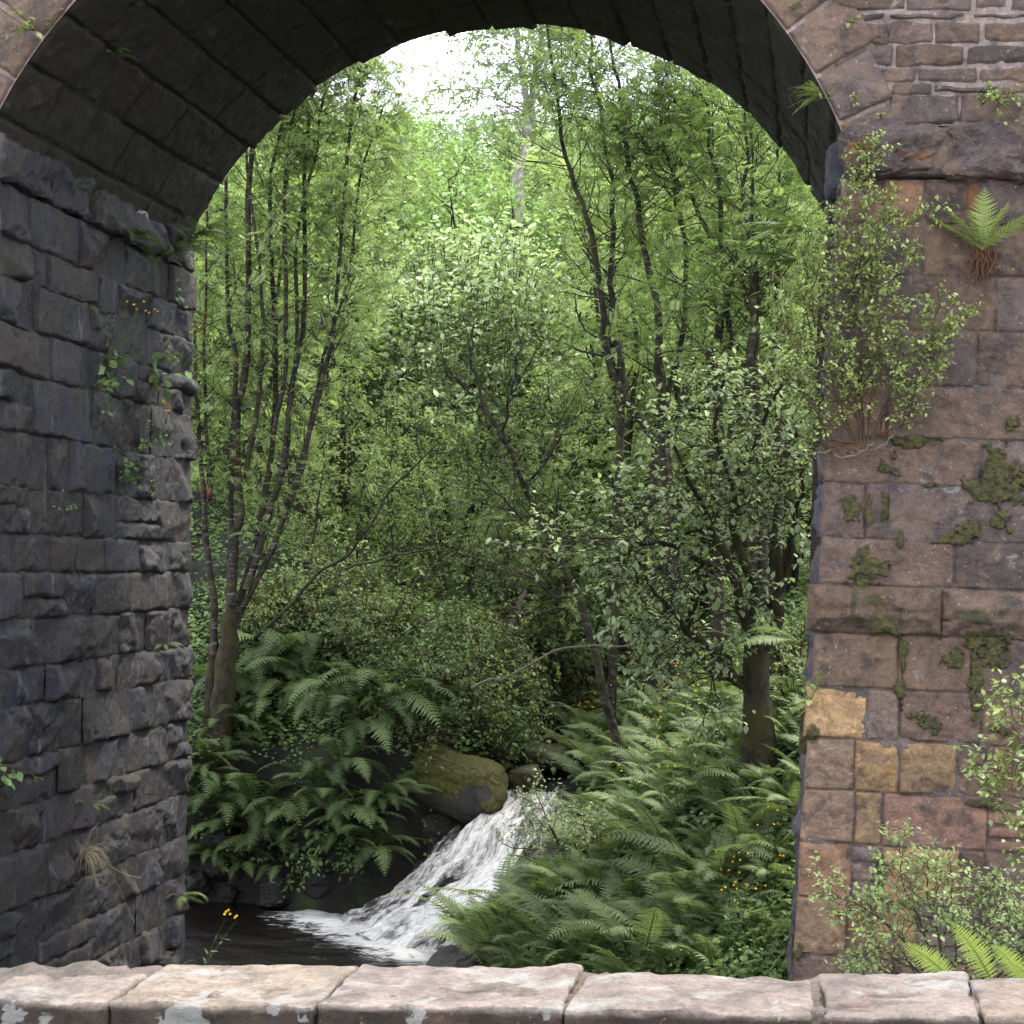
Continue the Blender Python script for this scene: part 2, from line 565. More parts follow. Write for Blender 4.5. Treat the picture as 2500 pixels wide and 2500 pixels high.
def block(mb, C, mapf, res=0.025, rough=0.012, bulge=0.02, drop=0.045, edge=0.03, h0=0.0, tilt=(0, 0), col=(0.2, 0.15, 0.13),
          seed=0, wob=0.01, extra=None, cleft=0.0, facet=0, fdep=0.03, floor=None):
    """One stone: a bilinear patch over the four corners C in (u, v), raised in the middle, falling into the joints at its rim."""
    C = np.asarray(C, float)
    w = max(np.linalg.norm(C[1] - C[0]), np.linalg.norm(C[2] - C[3]))
    h = max(np.linalg.norm(C[3] - C[0]), np.linalg.norm(C[2] - C[1]))
    n, m = max(5, int(w / res)), max(5, int(h / res))
    e = 0.35 * min(1, 4 * res / min(w, h))
    S = np.linspace(0, 1, n + 1)
    T = np.linspace(0, 1, m + 1)
    s, q = np.meshgrid(S, T, indexing='ij')
    uv = ((1 - s) * (1 - q))[..., None] * C[0] + (s * (1 - q))[..., None] * C[1] + (s * q)[..., None] * C[2] + ((1 - s) * q)[..., None] * C[3]
    p3 = np.concatenate([uv * 1.0, np.full(uv.shape[:2] + (1,), seed * 7.13)], -1)
    de = np.minimum(np.minimum(s, 1 - s) * w, np.minimum(q, 1 - q) * h)
    de = de + 0.35 * edge * fbm(p3 * 13, 2, seed + 5) * (de > 1e-9)
    prof = np.sqrt(np.clip(de / edge, 0, 1) * (2 - np.clip(de / edge, 0, 1)))
    big = np.clip(de / (0.35 * min(w, h)), 0, 1)
    hh = h0 - drop * (1 - prof) + prof * (bulge * big * (1 + 0.6 * fbm(p3 * 4, 2, seed)) + rough * fbm(p3 * 9, 4, seed + 1, 0.6)
                                         + tilt[0] * (s - 0.5) + tilt[1] * (q - 0.5))
    if cleft:
        c = fbm(p3 * np.array([3.2, 6.5, 1]), 3, seed + 2)
        hh = hh + prof * cleft * np.round(c * 2.6) / 2.6
    rf = np.random.default_rng(seed + 17)
    for _ in range(facet):
        a = rf.uniform(0, 2 * PI)
        k = rf.uniform(0.12, 0.5)
        pl = rf.uniform(-0.2, 0.9) * fdep + k * ((s - 0.5) * w * math.cos(a) + (q - 0.5) * h * math.sin(a)) + 0.35 * rough * fbm(p3 * 16, 3, seed + 8)
        hh = np.minimum(hh, np.maximum(pl, (-0.8 * drop if floor is None else floor) + 0.4 * rough * fbm(p3 * 12, 3, seed + 6)))
    uv = uv + wob * np.stack([fbm(p3 * 7, 2, seed + 3), fbm(p3 * 7, 2, seed + 4)], -1)
    V = mapf(uv[..., 0], uv[..., 1], hh)
    kw = {'moss': np.zeros(V.shape[:2]), 'rust': np.zeros(V.shape[:2])}
    if extra:
        V, kw = extra(V, kw)
    mb.add(V, grid_faces(n, m), col=np.asarray(col), moss=kw['moss'].ravel(), rust=kw['rust'].ravel())


def pick(lst, k=0.18):
    c = np.array(lst[random.randrange(len(lst))])
    return c * (1 + random.uniform(-k, k))


def course_fill(u0, u1, wmin, wmax):
    """Joint positions along one course."""
    x, r = u0, []
    while u1 - x > wmax * 1.25:
        w = random.uniform(wmin, wmax)
        r.append((x, x + w))
        x += w
    if u1 - x > wmax * 0.9 and u1 - x > 2 * wmin:
        k = random.uniform(0.4, 0.6)
        r += [(x, x + (u1 - x) * k), (x + (u1 - x) * k, u1)]
    else:
        r.append((x, u1))
    return r


ARC_C, ARC_Z, ARC_R, Y0, Y1 = -2.866, 1.724, 3.452, 13.0, 17.5
SKEW = 0.025
SPR = 2.78                                        # springing height
A0 = math.asin((SPR - ARC_Z) / ARC_R)
PERIOD = 8.05
viaduct = thing('stone_viaduct', (-2.8, 15.2, -5.0), 'dark stone viaduct whose arch frames the wooded stream', 'viaduct')

# moss cushions and rust spots on the right pier, given where the photograph shows them
MOSS = [(2450, 1150, 38, 45), (2405, 1195, 38, 24), (2470, 1195, 30, 30), (2076, 1238, 15, 30), (2121, 1248, 8, 32), (2160, 1240, 6, 38), (2110, 1385, 32, 30),
        (2108, 1415, 30, 18), (2140, 1375, 30, 8), (2127, 1458, 25, 24), (2085, 1460, 9, 26), (2240, 1074, 36, 10), (2235, 1088, 22, 10),
        (2340, 1318, 42, 14), (2376, 1292, 30, 17), (2448, 1268, 24, 20), (2472, 1028, 14, 10), (2467, 1048, 16, 10), (2400, 1560, 55, 26),
        (2380, 1510, 50, 20), (2440, 1580, 30, 40), (2260, 1757, 26, 20), (2432, 1778, 18, 12), (2205, 1625, 7, 60), (2200, 1680, 12, 18),
        (2095, 1510, 18, 16), (2160, 1530, 26, 18), (2198, 1500, 5, 30), (1982, 1790, 15, 28), (2392, 1962, 30, 8), (2148, 2110, 8, 40),
        (2380, 1690, 12, 70), (2330, 1600, 18, 24), (2170, 1140, 22, 24), (2265, 1188, 12, 7), (1950, 2330, 9, 22), (2200, 1310, 8, 16), (1945, 18, 14, 10)]
RUST = [(2150, 1176, 10, 9), (2122, 1206, 9, 12), (2120, 1306, 7, 13), (2075, 312, 26, 11), (2190, 1180, 14, 5), (2120, 1360, 5, 26), (2416, 244, 10, 7),
        (2060, 1085, 34, 16), (2160, 1060, 24, 12), (2120, 1330, 5, 12), (2375, 480, 18, 50), (2230, 400, 50, 12)]
MW = [(at(x, y, 12.98), 1.3 * a * 12.98 / FPX, 1.3 * b * 12.98 / FPX) for x, y, a, b in MOSS]
RW = [(at(x, y, 12.98), a * 12.98 / FPX, b * 12.98 / FPX) for x, y, a, b in RUST]


def pier_marks(V, kw):
    n = 0.5 * fbm(V * 14, 3, 31)
    for key, L in (('moss', MW), ('rust', RW)):
        f = np.zeros(V.shape[:2])
        for c, a, b in L:
            r = np.hypot((V[..., 0] - c[0]) / a, (V[..., 2] - c[2]) / b)
            f = np.maximum(f, 1.32 - r + n)
        f = np.clip(f * 1.2, 0, 1)
        kw[key] = f if key == 'rust' else 0.55 * f
    return V, kw


def front(u, v, h):
    return np.stack([u + 0 * h, Y0 - h, v + 0 * h], -1)


def mortar(mb, u0, u1, v0, v1, mapf, h, res=0.06, col=(0.25, 0.22, 0.215), amp=0.008):
    n, m = max(2, int(abs(u1 - u0) / res)), max(2, int(abs(v1 - v0) / res))
    u, v = np.meshgrid(np.linspace(u0, u1, n + 1), np.linspace(v0, v1, m + 1), indexing='ij')
    p = np.stack([u, v, 0 * u], -1)
    mb.add(mapf(u, v, h + amp * fbm(p * 9, 3, 77)), grid_faces(n, m), col=np.asarray(col))


def rough_box(mb, lo, hi, res=0.02, rnd=0.03, amp=0.01, seed=0, col=(0.2, 0.15, 0.13), fs=8.0, extra=None, shear=0.0, cleft=0.0, faces='xXyYzZ'):
    """A stone block with rounded arrises and a worn surface, closed on all sides."""
    lo, hi = np.array(lo, float), np.array(hi, float)
    L = hi - lo
    n = np.maximum((L / res).astype(int), 4)
    fl = {'x': (0, 0), 'X': (0, 1), 'y': (1, 0), 'Y': (1, 1), 'z': (2, 0), 'Z': (2, 1)}
    for k in faces:
        ax, side = fl[k]
        a, b = [(1, 2), (2, 0), (0, 1)][ax]
        if not side:
            a, b = b, a
        s, q = np.meshgrid(np.linspace(0, 1, n[a] + 1), np.linspace(0, 1, n[b] + 1), indexing='ij')
        p = np.zeros(s.shape + (3,))
        p[..., a] = lo[a] + s * L[a]
        p[..., b] = lo[b] + q * L[b]
        p[..., ax] = hi[ax] if side else lo[ax]
        r = min(rnd, 0.49 * L.min())
        inner = np.clip(p, lo + r, hi - r)
        dv = unit(p - inner)
        p2 = inner + dv * r
        w = p2 * fs + seed * 3.7
        dd = np.stack([fbm(w, 4, seed, 0.55), fbm(w + 31, 4, seed + 3, 0.55), fbm(w + 67, 4, seed + 6, 0.55)], -1)
        p2 = p2 + amp * dd
        if cleft:
            c = fbm(p2 * np.array([1.5, 1.5, 5]) + seed, 3, seed + 9)
            p2 = p2 + unit(p2 - (lo + hi) / 2) * (cleft * np.round(c * 3) / 3)[..., None]
        p2[..., 2] += shear * (p2[..., 0] - lo[0])
        kw = {}
        if extra:
            kw = extra(p2)
        mb.add(p2, grid_faces(n[a], n[b]), col=np.asarray(col), **kw)


# --- right pier: the face towards the camera, course by course
CY_ = [437, 547, 674, 806, 940, 1070, 1183, 1318, 1432, 1548, 1684, 1808, 1935, 2065, 2201, 2342, 2460, 2590, 2720, 2850, 2980]
CZ = [at(2150, y, Y0)[2] for y in CY_]
JO = [[2155, 2255, 2360], [2250, 2400], [2260, 2430], [2180, 2382], [2165], [2178, 2395], [2112, 2165], [2330], [2300], [2194, 2374], [2117, 2196, 2397],
      [2086, 2197, 2338, 2407], [2086, 2154, 2412], [2078, 2152, 2343, 2402], [2066, 2132, 2240], [2060, 2180, 2330], [2200], [2300], [2250], [2180]]
TANS = {(10, 0): (0.42, 0.29, 0.15), (10, 1): (0.2, 0.16, 0.14), (11, 0): (0.21, 0.155, 0.11), (11, 1): (0.34, 0.225, 0.105), (12, 0): (0.25, 0.175, 0.125),
        (12, 1): (0.27, 0.19, 0.11), (12, 2): (0.24, 0.15, 0.115), (12, 3): (0.22, 0.13, 0.1), (13, 0): (0.26, 0.165, 0.105), (13, 1): (0.16, 0.125, 0.13),
        (13, 2): (0.34, 0.23, 0.12), (14, 0): (0.27, 0.185, 0.12), (14, 2): (0.29, 0.18, 0.1), (15, 0): (0.17, 0.12, 0.105), (16, 0): (0.3, 0.235, 0.17),
        (16, 1): (0.3, 0.235, 0.16), (0, 1): (0.25, 0.15, 0.095), (0, 0): (0.22, 0.14, 0.11), (4, 0): (0.21, 0.135, 0.1)}
THIN = {(12, 3), (13, 1), (15, 1), (14, 3)}


def pier_left(z):
    return 0.245 + 0.031 * (z - 0.13)


PIER_R = 1.86
mb = MB()
for k in range(len(CZ) - 1):
    zt, zb = CZ[k], CZ[k + 1]
    zm = (zt + zb) / 2
    pyj = (CY_[k] + CY_[k + 1]) / 2
    out_l = random.uniform(-0.006, 0.012) - {8: 0.055, 9: -0.0, 12: 0.012, 10: 0.03, 6: 0, 14: .008}.get(k, 0)
    us = [None] + [at(x, pyj, Y0)[0] for x in (JO[k] if k < len(JO) else [2300])] + [PIER_R]
    for j in range(len(us) - 1):
        uL0 = pier_left(zb) + out_l if j == 0 else us[j]
        uL1 = pier_left(zt) + out_l if j == 0 else us[j]
        g = 0.001
        C = [(uL0 + g, zb + g), (us[j + 1] - g, zb + g), (us[j + 1] - g, zt - g), (uL1 + g, zt - g)]
        col = TANS.get((k, j), None)
        col = pick(PURPLE, 0.26) if col is None else np.array(col) * random.uniform(1.3, 1.5)
        if k >= 10 and (k, j) not in TANS:
            col = pick(PURPLE + TAN + TAN, 0.25)
        par = dict(rough=0.009, bulge=0.006, drop=0.022, edge=0.014, res=0.0135, wob=0.006, cleft=0.007)
        if k == 8:
            par.update(bulge=0.06, h0=0.02, cleft=0.018, rough=0.02)
        elif k in (0, 1):
            par.update(bulge=0.03, rough=0.016, cleft=0.012, facet=1, floor=0.003)
        elif k in (10, 11):
            par.update(bulge=0.02, cleft=0.02, rough=0.012, facet=1, fdep=0.03, floor=0.004, wob=0.004)
        elif k >= 13:
            par.update(bulge=0.03, cleft=0.02, rough=0.014, facet=1, fdep=0.035, floor=0.004)
        if (k, j) in THIN:
            nthin = 4 if k != 13 else 3
            for i in range(nthin):
                a, b = i / nthin, (i + 1) / nthin
                f = lambda c0, c1, q: (c0[0] + (c1[0] - c0[0]) * q, c0[1] + (c1[1] - c0[1]) * q)
                CC = [f(C[0], C[3], a), f(C[1], C[2], a), f(C[1], C[2], b - 0.02), f(C[0], C[3], b - 0.02)]
                block(mb, CC, front, seed=random.randrange(999), col=col * random.uniform(0.85, 1.1), extra=pier_marks, **{**par, 'bulge': 0.008, 'cleft': 0.005})
        else:
            block(mb, C, front, seed=random.randrange(999), col=col, tilt=(random.uniform(-.008, .008), random.uniform(-.008, .008)), extra=pier_marks, **par)
mortar(mb, 0.012, PIER_R, CZ[-1], CZ[0], lambda u, v, h: front(u + pier_left(v) * (1 - u / PIER_R), v, h), -0.011, res=0.02, col=(0.17, 0.145, 0.14), amp=0.01)
# its flank under the arch, and the far flank and back (never seen from the front)


def flank_r(u, v, h):
    return np.stack([pier_left(v) + 0.0 + SKEW * (u - Y0) - h, u + 0 * h, v + 0 * h], -1)


z = CZ[-1]
while z < SPR - 0.05:
    zt = min(z + random.uniform(0.28, 0.42), SPR)
    for a, b in course_fill(Y0 + 0.02, Y1, 0.4, 0.9):
        block(mb, [(a, z), (b, z), (b, zt), (a, zt)], flank_r, res=0.04, seed=random.randrange(999), col=pick(SLATE), bulge=0.04, rough=0.02, h0=-0.01, cleft=0.02)
    z = zt
rough_box(mb, (0.24, Y0 + 0.06, CZ[-1]), (PIER_R - 0.02, Y1, SPR), res=0.3, rnd=0.02, amp=0.004, col=(0.1, 0.09, 0.09), faces='XYz')
mortar(mb, Y0 + 0.03, Y1, CZ[-1], SPR, flank_r, -0.045, res=0.3, col=(0.06, 0.055, 0.05))
mb.build('pier', M['pier_stone'], viaduct)
for k, (c, a, b) in enumerate(MW):
    if c[0] > PIER_R - 0.02 or MOSS[k][1] < 300:
        continue
    n, m = max(16, int(3 * a / 0.008)), max(16, int(3 * b / 0.008))
    u, v = np.meshgrid(np.linspace(-1.5, 1.5, n + 1), np.linspace(-1.5, 1.5, m + 1), indexing='ij')
    p = np.stack([c[0] + u * a, np.full_like(u, k * 1.7), c[2] + v * b], -1)
    f = 0.85 - np.hypot(u, v) + 0.75 * fbm(p * 11, 5, 31, 0.65)
    h = 0.017 * np.sqrt(np.clip(f, 0, 1)) * (0.75 + 0.6 * fbm(p * 38, 3, 8)) + 0.012
    h = np.where(f > 0, h, -0.06)
    mb = MB()
    mb.add(front(p[..., 0], p[..., 2], h + (0.03 if 8 == sum(z_ > c[2] for z_ in CZ) - 1 else 0.0)), grid_faces(n, m), col=(0.05, 0.05, 0.02), moss=np.ones(u.size))
    mb.build('moss_cushion', M['moss'], viaduct)


# --- left pier: its flank under the arch is what the camera sees
def wall_l(u, v, h):
    return np.stack([-5.955 + 0.0165 * (u - Y0) - 0.028 * (v - 2.75) + h, u + 0 * h, v + 0 * h], -1)


mb = MB()
z = -5.4
SPRL = 2.72
random.seed(21)
while z < SPRL - 0.05:
    hgt = random.choice([0.3, 0.36, 0.42, 0.46, 0.38])
    zt = min(z + hgt, SPRL)
    if SPRL - zt < 0.16:
        zt = SPRL
    for a, b in course_fill(Y0 + 0.01, Y1, 0.4, 1.15):
        g = -0.002
        parts = [(z, zt)]
        if hgt > 0.33 and random.random() < 0.1:
            k = z + (zt - z) * random.uniform(0.4, 0.6)
            parts = [(z, k), (k, zt)]
        for z0_, z1_ in parts:
            dz = random.uniform(-0.03, 0.03)
            C = [(a + g, z0_ + g + dz * 0.4), (b - g, z0_ + g - dz * 0.4), (b - g, z1_ - g), (a + g, z1_ - g)]
            kind = random.random()
            smooth_ = kind < 0.22
            ledge_ = kind > 0.72
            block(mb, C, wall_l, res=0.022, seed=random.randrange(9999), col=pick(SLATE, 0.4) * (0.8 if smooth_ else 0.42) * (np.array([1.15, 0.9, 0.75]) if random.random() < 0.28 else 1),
                  bulge=0.006 if smooth_ else (0.045 if ledge_ else 0.02), rough=0.006 if smooth_ else 0.02, facet=0 if smooth_ else 2, fdep=0.035, drop=0.042, edge=0.013, h0=random.uniform(-0.015, 0.015),
                  tilt=(random.uniform(-.03, .03), random.uniform(-0.09, 0.03) if ledge_ else random.uniform(-.02, .03)), cleft=0.006 if smooth_ else 0.035, wob=0.02)
    z = zt
mortar(mb, Y0, Y1, -5.4, SPRL, wall_l, -0.05, col=(0.05, 0.045, 0.04), amp=0.015)
XL2 = -7.45
# front and back of the left pier


def front_b(u, v, h):
    return np.stack([u + 0 * h, Y1 + h, v + 0 * h], -1)


z = -5.4
while z < SPR - 0.05:
    zt = min(z + random.uniform(0.3, 0.4), SPR)
    e = -5.955 - 0.028 * (z - 2.75)
    for a, b in course_fill(XL2, e, 0.4, 0.8):
        block(mb, [(a, z), (b, z), (b, zt), (a, zt)], front, res=0.05, seed=random.randrange(999), col=pick(PURPLE), bulge=0.03, rough=0.02, drop=0.03)
    z = zt
rough_box(mb, (XL2, Y0 + 0.05, -5.4), (-6.0, Y1 - 0.05, SPR), res=0.3, rnd=0.02, amp=0.004, col=(0.1, 0.09, 0.09), faces='xYz')
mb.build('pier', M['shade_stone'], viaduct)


# --- impost courses: long rough stones that carry the arch
def marks0(p):
    return {'moss': np.zeros(p.shape[:2]), 'rust': np.zeros(p.shape[:2])}


mb = MB()
zi0, zi1 = CZ[0], at(2150, 300, Y0)[2]
xa, xb, xc_, xd = at(2062, 370, Y0)[0], at(2298, 370, Y0)[0], at(2312, 370, Y0)[0], 1.95


def impost_extra(seed):
    def f(p):
        r = fbm(p * np.array([2.0, 2, 9]) + seed, 3, seed)
        return {'moss': np.zeros(p.shape[:2]), 'rust': np.clip(r * 1.3, 0, 0.55) * (p[..., 2] < zi1 - 0.12) * (seed == 5)}
    return f


for (a, b, sd, c) in ((xa, xb, 5, (0.12, 0.095, 0.1)), (xc_, xd, 8, (0.15, 0.115, 0.115))):
    rough_box(mb, (a, Y0 - 0.13, zi0), (b, Y0 + 0.5, zi1), res=0.013, rnd=0.1, amp=0.026, seed=sd, col=c, fs=6, extra=impost_extra(sd), cleft=0.06)
rough_box(mb, (xa + 0.1, Y0 - 0.06, zi0 + 0.01), (xd, Y0 + 0.4, zi1 - 0.03), res=0.03, rnd=0.05, amp=0.012, seed=3, col=(0.16, 0.14, 0.13), extra=marks0)
u = Y0 + 0.5
while u < Y1:
    w = min(random.uniform(0.6, 1.0), Y1 - u)
    rough_box(mb, (pier_left(SPR) - 0.1 + SKEW * (u - Y0), u + 0.01, zi0 + 0.02), (1.0, u + w - 0.01, zi1), res=0.05, rnd=0.06, amp=0.02, seed=random.randrange(99), col=pick(SLATE), extra=marks0)
    u += w
mb.build('impost_course', M['pier_stone'], viaduct)
mb = MB()
u = Y0 - 0.05
while u < Y1 - 0.05:
    w = random.uniform(0.7, 1.1)
    if Y1 - u - w < 0.5:
        w = Y1 - u
    x1 = -5.955 + 0.0165 * (u - Y0) + random.uniform(0.0, 0.07)
    rough_box(mb, (-6.8, u + 0.008, SPRL), (x1, u + w - 0.008, SPRL + random.uniform(0.3, 0.36)), res=0.03, rnd=0.05, amp=0.025, seed=random.randrange(99), col=pick(SLATE) * 0.5, fs=5, extra=marks0, cleft=0.06)
    u += w
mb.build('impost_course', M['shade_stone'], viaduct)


# --- the barrel: courses of dressed stone along the arch
def soffit(cx):
    def f(u, v, h):
        a = u / ARC_R
        r = ARC_R - h
        return np.stack([cx + SKEW * (v - Y0) - r * np.cos(a), v + 0 * h, ARC_Z + r * np.sin(a)], -1)
    return f


random.seed(5)
mb = MB()
for cx, full in ((ARC_C, True), (ARC_C + PERIOD, False), (ARC_C - PERIOD, False)):
    sf = soffit(cx)
    ua, ub = A0 * ARC_R, (PI - A0) * ARC_R
    ncrs = 19
    for k in range(ncrs):
        u0, u1 = ua + (ub - ua) * k / ncrs, ua + (ub - ua) * (k + 1) / ncrs
        out_e = random.uniform(-0.06, 0.05)
        blks = course_fill(Y0 + 0.02, Y1 + out_e, 0.6, 1.15)
        for a, b in blks:
            block(mb, [(u0 + .004, a + .004), (u1 - .004, a + .004), (u1 - .004, b - .004), (u0 + .004, b - .004)], sf, res=0.028 if full else 0.15,
                  seed=random.randrange(9999), col=pick(VAULT_BROWN) * 0.55, bulge=0.01, rough=0.012, drop=0.03, edge=0.022, h0=random.uniform(-0.012, 0.016),
                  tilt=(random.uniform(-.008, .008), random.uniform(-.01, .01)), cleft=0.012, wob=0.012)
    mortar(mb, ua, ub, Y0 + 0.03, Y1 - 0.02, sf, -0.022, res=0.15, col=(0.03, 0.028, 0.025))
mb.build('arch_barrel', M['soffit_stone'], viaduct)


# --- the ring of voussoirs and the rubble spandrel on the front
def ringmap(cx):
    def f(u, v, h):
        a = u / ARC_R
        return np.stack([cx - v * np.cos(a), Y0 - h, ARC_Z + v * np.sin(a)], -1)
    return f


mb = MB()
RT = 0.46
for cx in (ARC_C, ARC_C + PERIOD, ARC_C - PERIOD):
    rm = ringmap(cx)
    n = 23
    for k in range(n):
        u0, u1 = A0 * ARC_R + (PI - 2 * A0) * ARC_R * k / n, A0 * ARC_R + (PI - 2 * A0) * ARC_R * (k + 1) / n
        rt = RT + random.uniform(-0.05, 0.05)
        vis = (cx == ARC_C and (k > n - 9 or k < 6)) or (cx > 0 and k < 6)
        block(mb, [(u0 + .012, ARC_R + 0.01), (u1 - .012, ARC_R + 0.01), (u1 - .012, ARC_R + rt), (u0 + .012, ARC_R + rt)], rm, res=0.014 if vis else 0.09, seed=random.randrange(9999),
              col=pick(PURPLE) * 1.05, bulge=0.018, rough=0.011, drop=0.05, edge=0.02, h0=0.03, wob=0.008, cleft=0.012, extra=pier_marks if vis else None)
    # the intrados rim of the ring
    nn = 120
    aa = np.linspace(A0, PI - A0, nn + 1)
    rr = np.array([ARC_R + 0.002, ARC_R + RT])
    A_, R_ = np.meshgrid(aa, rr, indexing='ij')
    mb.add(np.stack([cx - R_ * np.cos(A_), np.full_like(A_, Y0 + 0.005), ARC_Z + R_ * np.sin(A_)], -1), grid_faces(nn, 1), col=(0.45, 0.39, 0.39))
mb.build('arch_ring', M['pier_stone'], viaduct)

mb = MB()
TOPZ = 6.6
ys_ = [8, 20, 60, 68, 78, 97, 150, 215, 280, 300]
random.seed(12)
zc = [3.12, 3.34, 3.42, 3.54, 3.70, 3.86, 3.93, 4.08, 4.2, 4.29, 4.5, 4.8, 5.1, 5.4, 5.7, 6.0, 6.3, TOPZ]
for i in range(len(zc) - 1):
    z0_, z1_ = zc[i], zc[i + 1]
    for (X0, X1, fine) in ((0.2, 2.3, True), (2.3, 8, False), (-13, -6.6, False), (-6.6, 0.2, False)):
        for a, b in course_fill(X0, X1, 0.25 if fine else 0.5, 0.62 if fine else 1.2):
            cxm, czm = (a + b) / 2, (z0_ + z1_) / 2
            if any(max(math.hypot(x_ - c, z_ - ARC_Z) for x_ in (a, b) for z_ in (z0_, z1_)) < ARC_R + RT * 0.9 for c in (ARC_C, ARC_C + PERIOD, ARC_C - PERIOD)):
                continue
            if not fine and any(min(math.hypot(x_ - c, z_ - ARC_Z) for x_ in np.linspace(a, b, 9) for z_ in (z0_, z1_)) < ARC_R + 0.2 for c in (ARC_C, ARC_C + PERIOD, ARC_C - PERIOD)):
                continue
            if any(min(math.hypot(x_ - c, z_ - ARC_Z) for x_ in (a, b) for z_ in (z0_, z1_)) < ARC_R + 0.12 for c in (ARC_C, ARC_C + PERIOD, ARC_C - PERIOD)):
                a = next((q for q in np.linspace(a, b, 12) if min(math.hypot(q - c, z_ - ARC_Z) for c in (ARC_C, ARC_C - PERIOD) for z_ in (z0_, z1_)) > ARC_R + 0.14), b)
                b2 = [q for q in np.linspace(a, b, 12) if min(math.hypot(q - (ARC_C + PERIOD), z_ - ARC_Z) for z_ in (z0_, z1_)) > ARC_R + 0.14]
                b = b2[-1] if b2 else a
                if b - a < 0.08:
                    continue
            gp = random.choice([0.002, 0.006, 0.012, 0.02])
            block(mb, [(a + gp, z0_ + gp), (b - gp, z0_ + gp), (b - gp, z1_ - gp), (a + gp, z1_ - gp)], front, res=0.014 if fine else 0.1, seed=random.randrange(9999),
                  col=pick(PURPLE, .3) * random.uniform(0.7, 1.0), bulge=0.02, rough=0.014, drop=0.026, edge=0.014, h0=0.014, wob=0.014, cleft=0.022, facet=2 if fine else 0, floor=0.004, extra=pier_marks if fine else None)
# mortar sheet of the spandrel (outside the ring circles), back face and top
def spandrel_sheet(y, flip):
    X = np.linspace(-13, 8, 421)
    lowz = np.full_like(X, zi1 - 0.02)
    for c in (ARC_C, ARC_C + PERIOD, ARC_C - PERIOD):
        q = np.clip((ARC_R + 0.2) ** 2 - (X - c) ** 2, 0, None)
        lowz = np.maximum(lowz, np.where(np.abs(X - c) < ARC_R + 0.2, ARC_Z + np.sqrt(q), -9))
    s = np.linspace(0, 1, 40)
    Xg, Sg = np.meshgrid(X, s, indexing='ij')
    Zg = lowz[:, None] * (1 - Sg) + TOPZ * Sg
    p = np.stack([Xg, y + 0.006 * fbm(np.stack([Xg * 8, Zg * 8, 0 * Xg], -1), 2, 4), Zg], -1)
    mb.add(p, grid_faces(420, 39), col=(0.4, 0.345, 0.34))


spandrel_sheet(Y0 + 0.01, False)
spandrel_sheet(Y1 - 0.05, True)
# ring face at the back
for c in (ARC_C, ARC_C + PERIOD, ARC_C - PERIOD):
    aa = np.linspace(A0 - 0.1, PI - A0 + 0.1, 100)
    A_, R_ = np.meshgrid(aa, np.array([ARC_R + 0.02, ARC_R + 0.3]), indexing='ij')
    mb.add(np.stack([c + SKEW * (Y1 - Y0) - R_ * np.cos(A_), np.full_like(A_, Y1 - 0.03), ARC_Z + R_ * np.sin(A_)], -1), grid_faces(99, 1), col=(0.12, 0.1, 0.09))
rough_box(mb, (-13, Y0 - 0.1, TOPZ), (8, Y1 + 0.1, TOPZ + 0.25), res=0.5, rnd=0.03, amp=0.01, col=(0.15, 0.12, 0.11))
mb.build('spandrel_wall', M['pier_stone'], viaduct)

# clay pipe let into the wall at the springing
mb = MB()
pc = at(340, 528, 16.05)
th = np.linspace(0, 2 * PI, 25)[:-1]
prof = [(0.0, 0.055), (0.42, 0.055), (0.425, 0.05), (0.425, 0.038), (0.42, 0.034), (0.2, 0.034)]
V = np.array([[x - 0.36, r * math.cos(a), r * math.sin(a)] for x, r in prof for a in th])
Rz = np.array(Matrix.Rotation(math.radians(-24), 3, 'Z') @ Matrix.Rotation(math.radians(10), 3, 'Y'))
V = V @ Rz.T + pc
F = [(i * 24 + j, i * 24 + (j + 1) % 24, (i + 1) * 24 + (j + 1) % 24, (i + 1) * 24 + j) for i in range(len(prof) - 1) for j in range(24)]
mb.add(V, np.array(F))
mb.build('drain_pipe', M['clay'], viaduct)

# ------------------------------------------------------------------ the road wall in front
wall = thing('parapet_wall', (-0.6, 4.18, -6.0), 'low sunlit roadside wall with flat pale coping stones', 'wall')
GR = 0.055


def wtop(x):
    return -0.945 + GR * x


LICH = [(50, 2467, 36), (125, 2477, 27), (470, 2462, 55), (500, 2490, 60), (430, 2495, 40), (680, 2455, 18), (1035, 2470, 30), (1900, 2478, 16), (760, 2475, 18), (1340, 2475, 14)]
LW = [(at(x, y, 3.99), r * 3.99 / FPX) for x, y, r in LICH]


def cop_extra(p):
    f = np.zeros(p.shape[:2])
    n = 0.8 * fbm(p * 30, 5, 3, 0.7)
    for c, r in LW:
        f = np.maximum(f, 1.05 - np.hypot(p[..., 0] - c[0], p[..., 2] - c[2]) / r + n - 4 * (p[..., 1] > 4.08))
    top = sstep(-0.022, -0.01, p[..., 2] - wtop(p[..., 0]))
    pale = sstep(-0.1, 0.35, fbm(p * np.array([5, 9, 9]), 4, 13)) * top * 0.75
    ora = np.clip(0.9 * fbm(p * np.array([4, 9, 9]), 4, 15), 0, 1)
    return {'lich': np.clip(np.maximum(f * 1.3, pale * 0.55), 0, 1), 'moss': np.zeros(p.shape[:2]), 'rust': np.clip(ora - 0.4, 0, 0.22)}


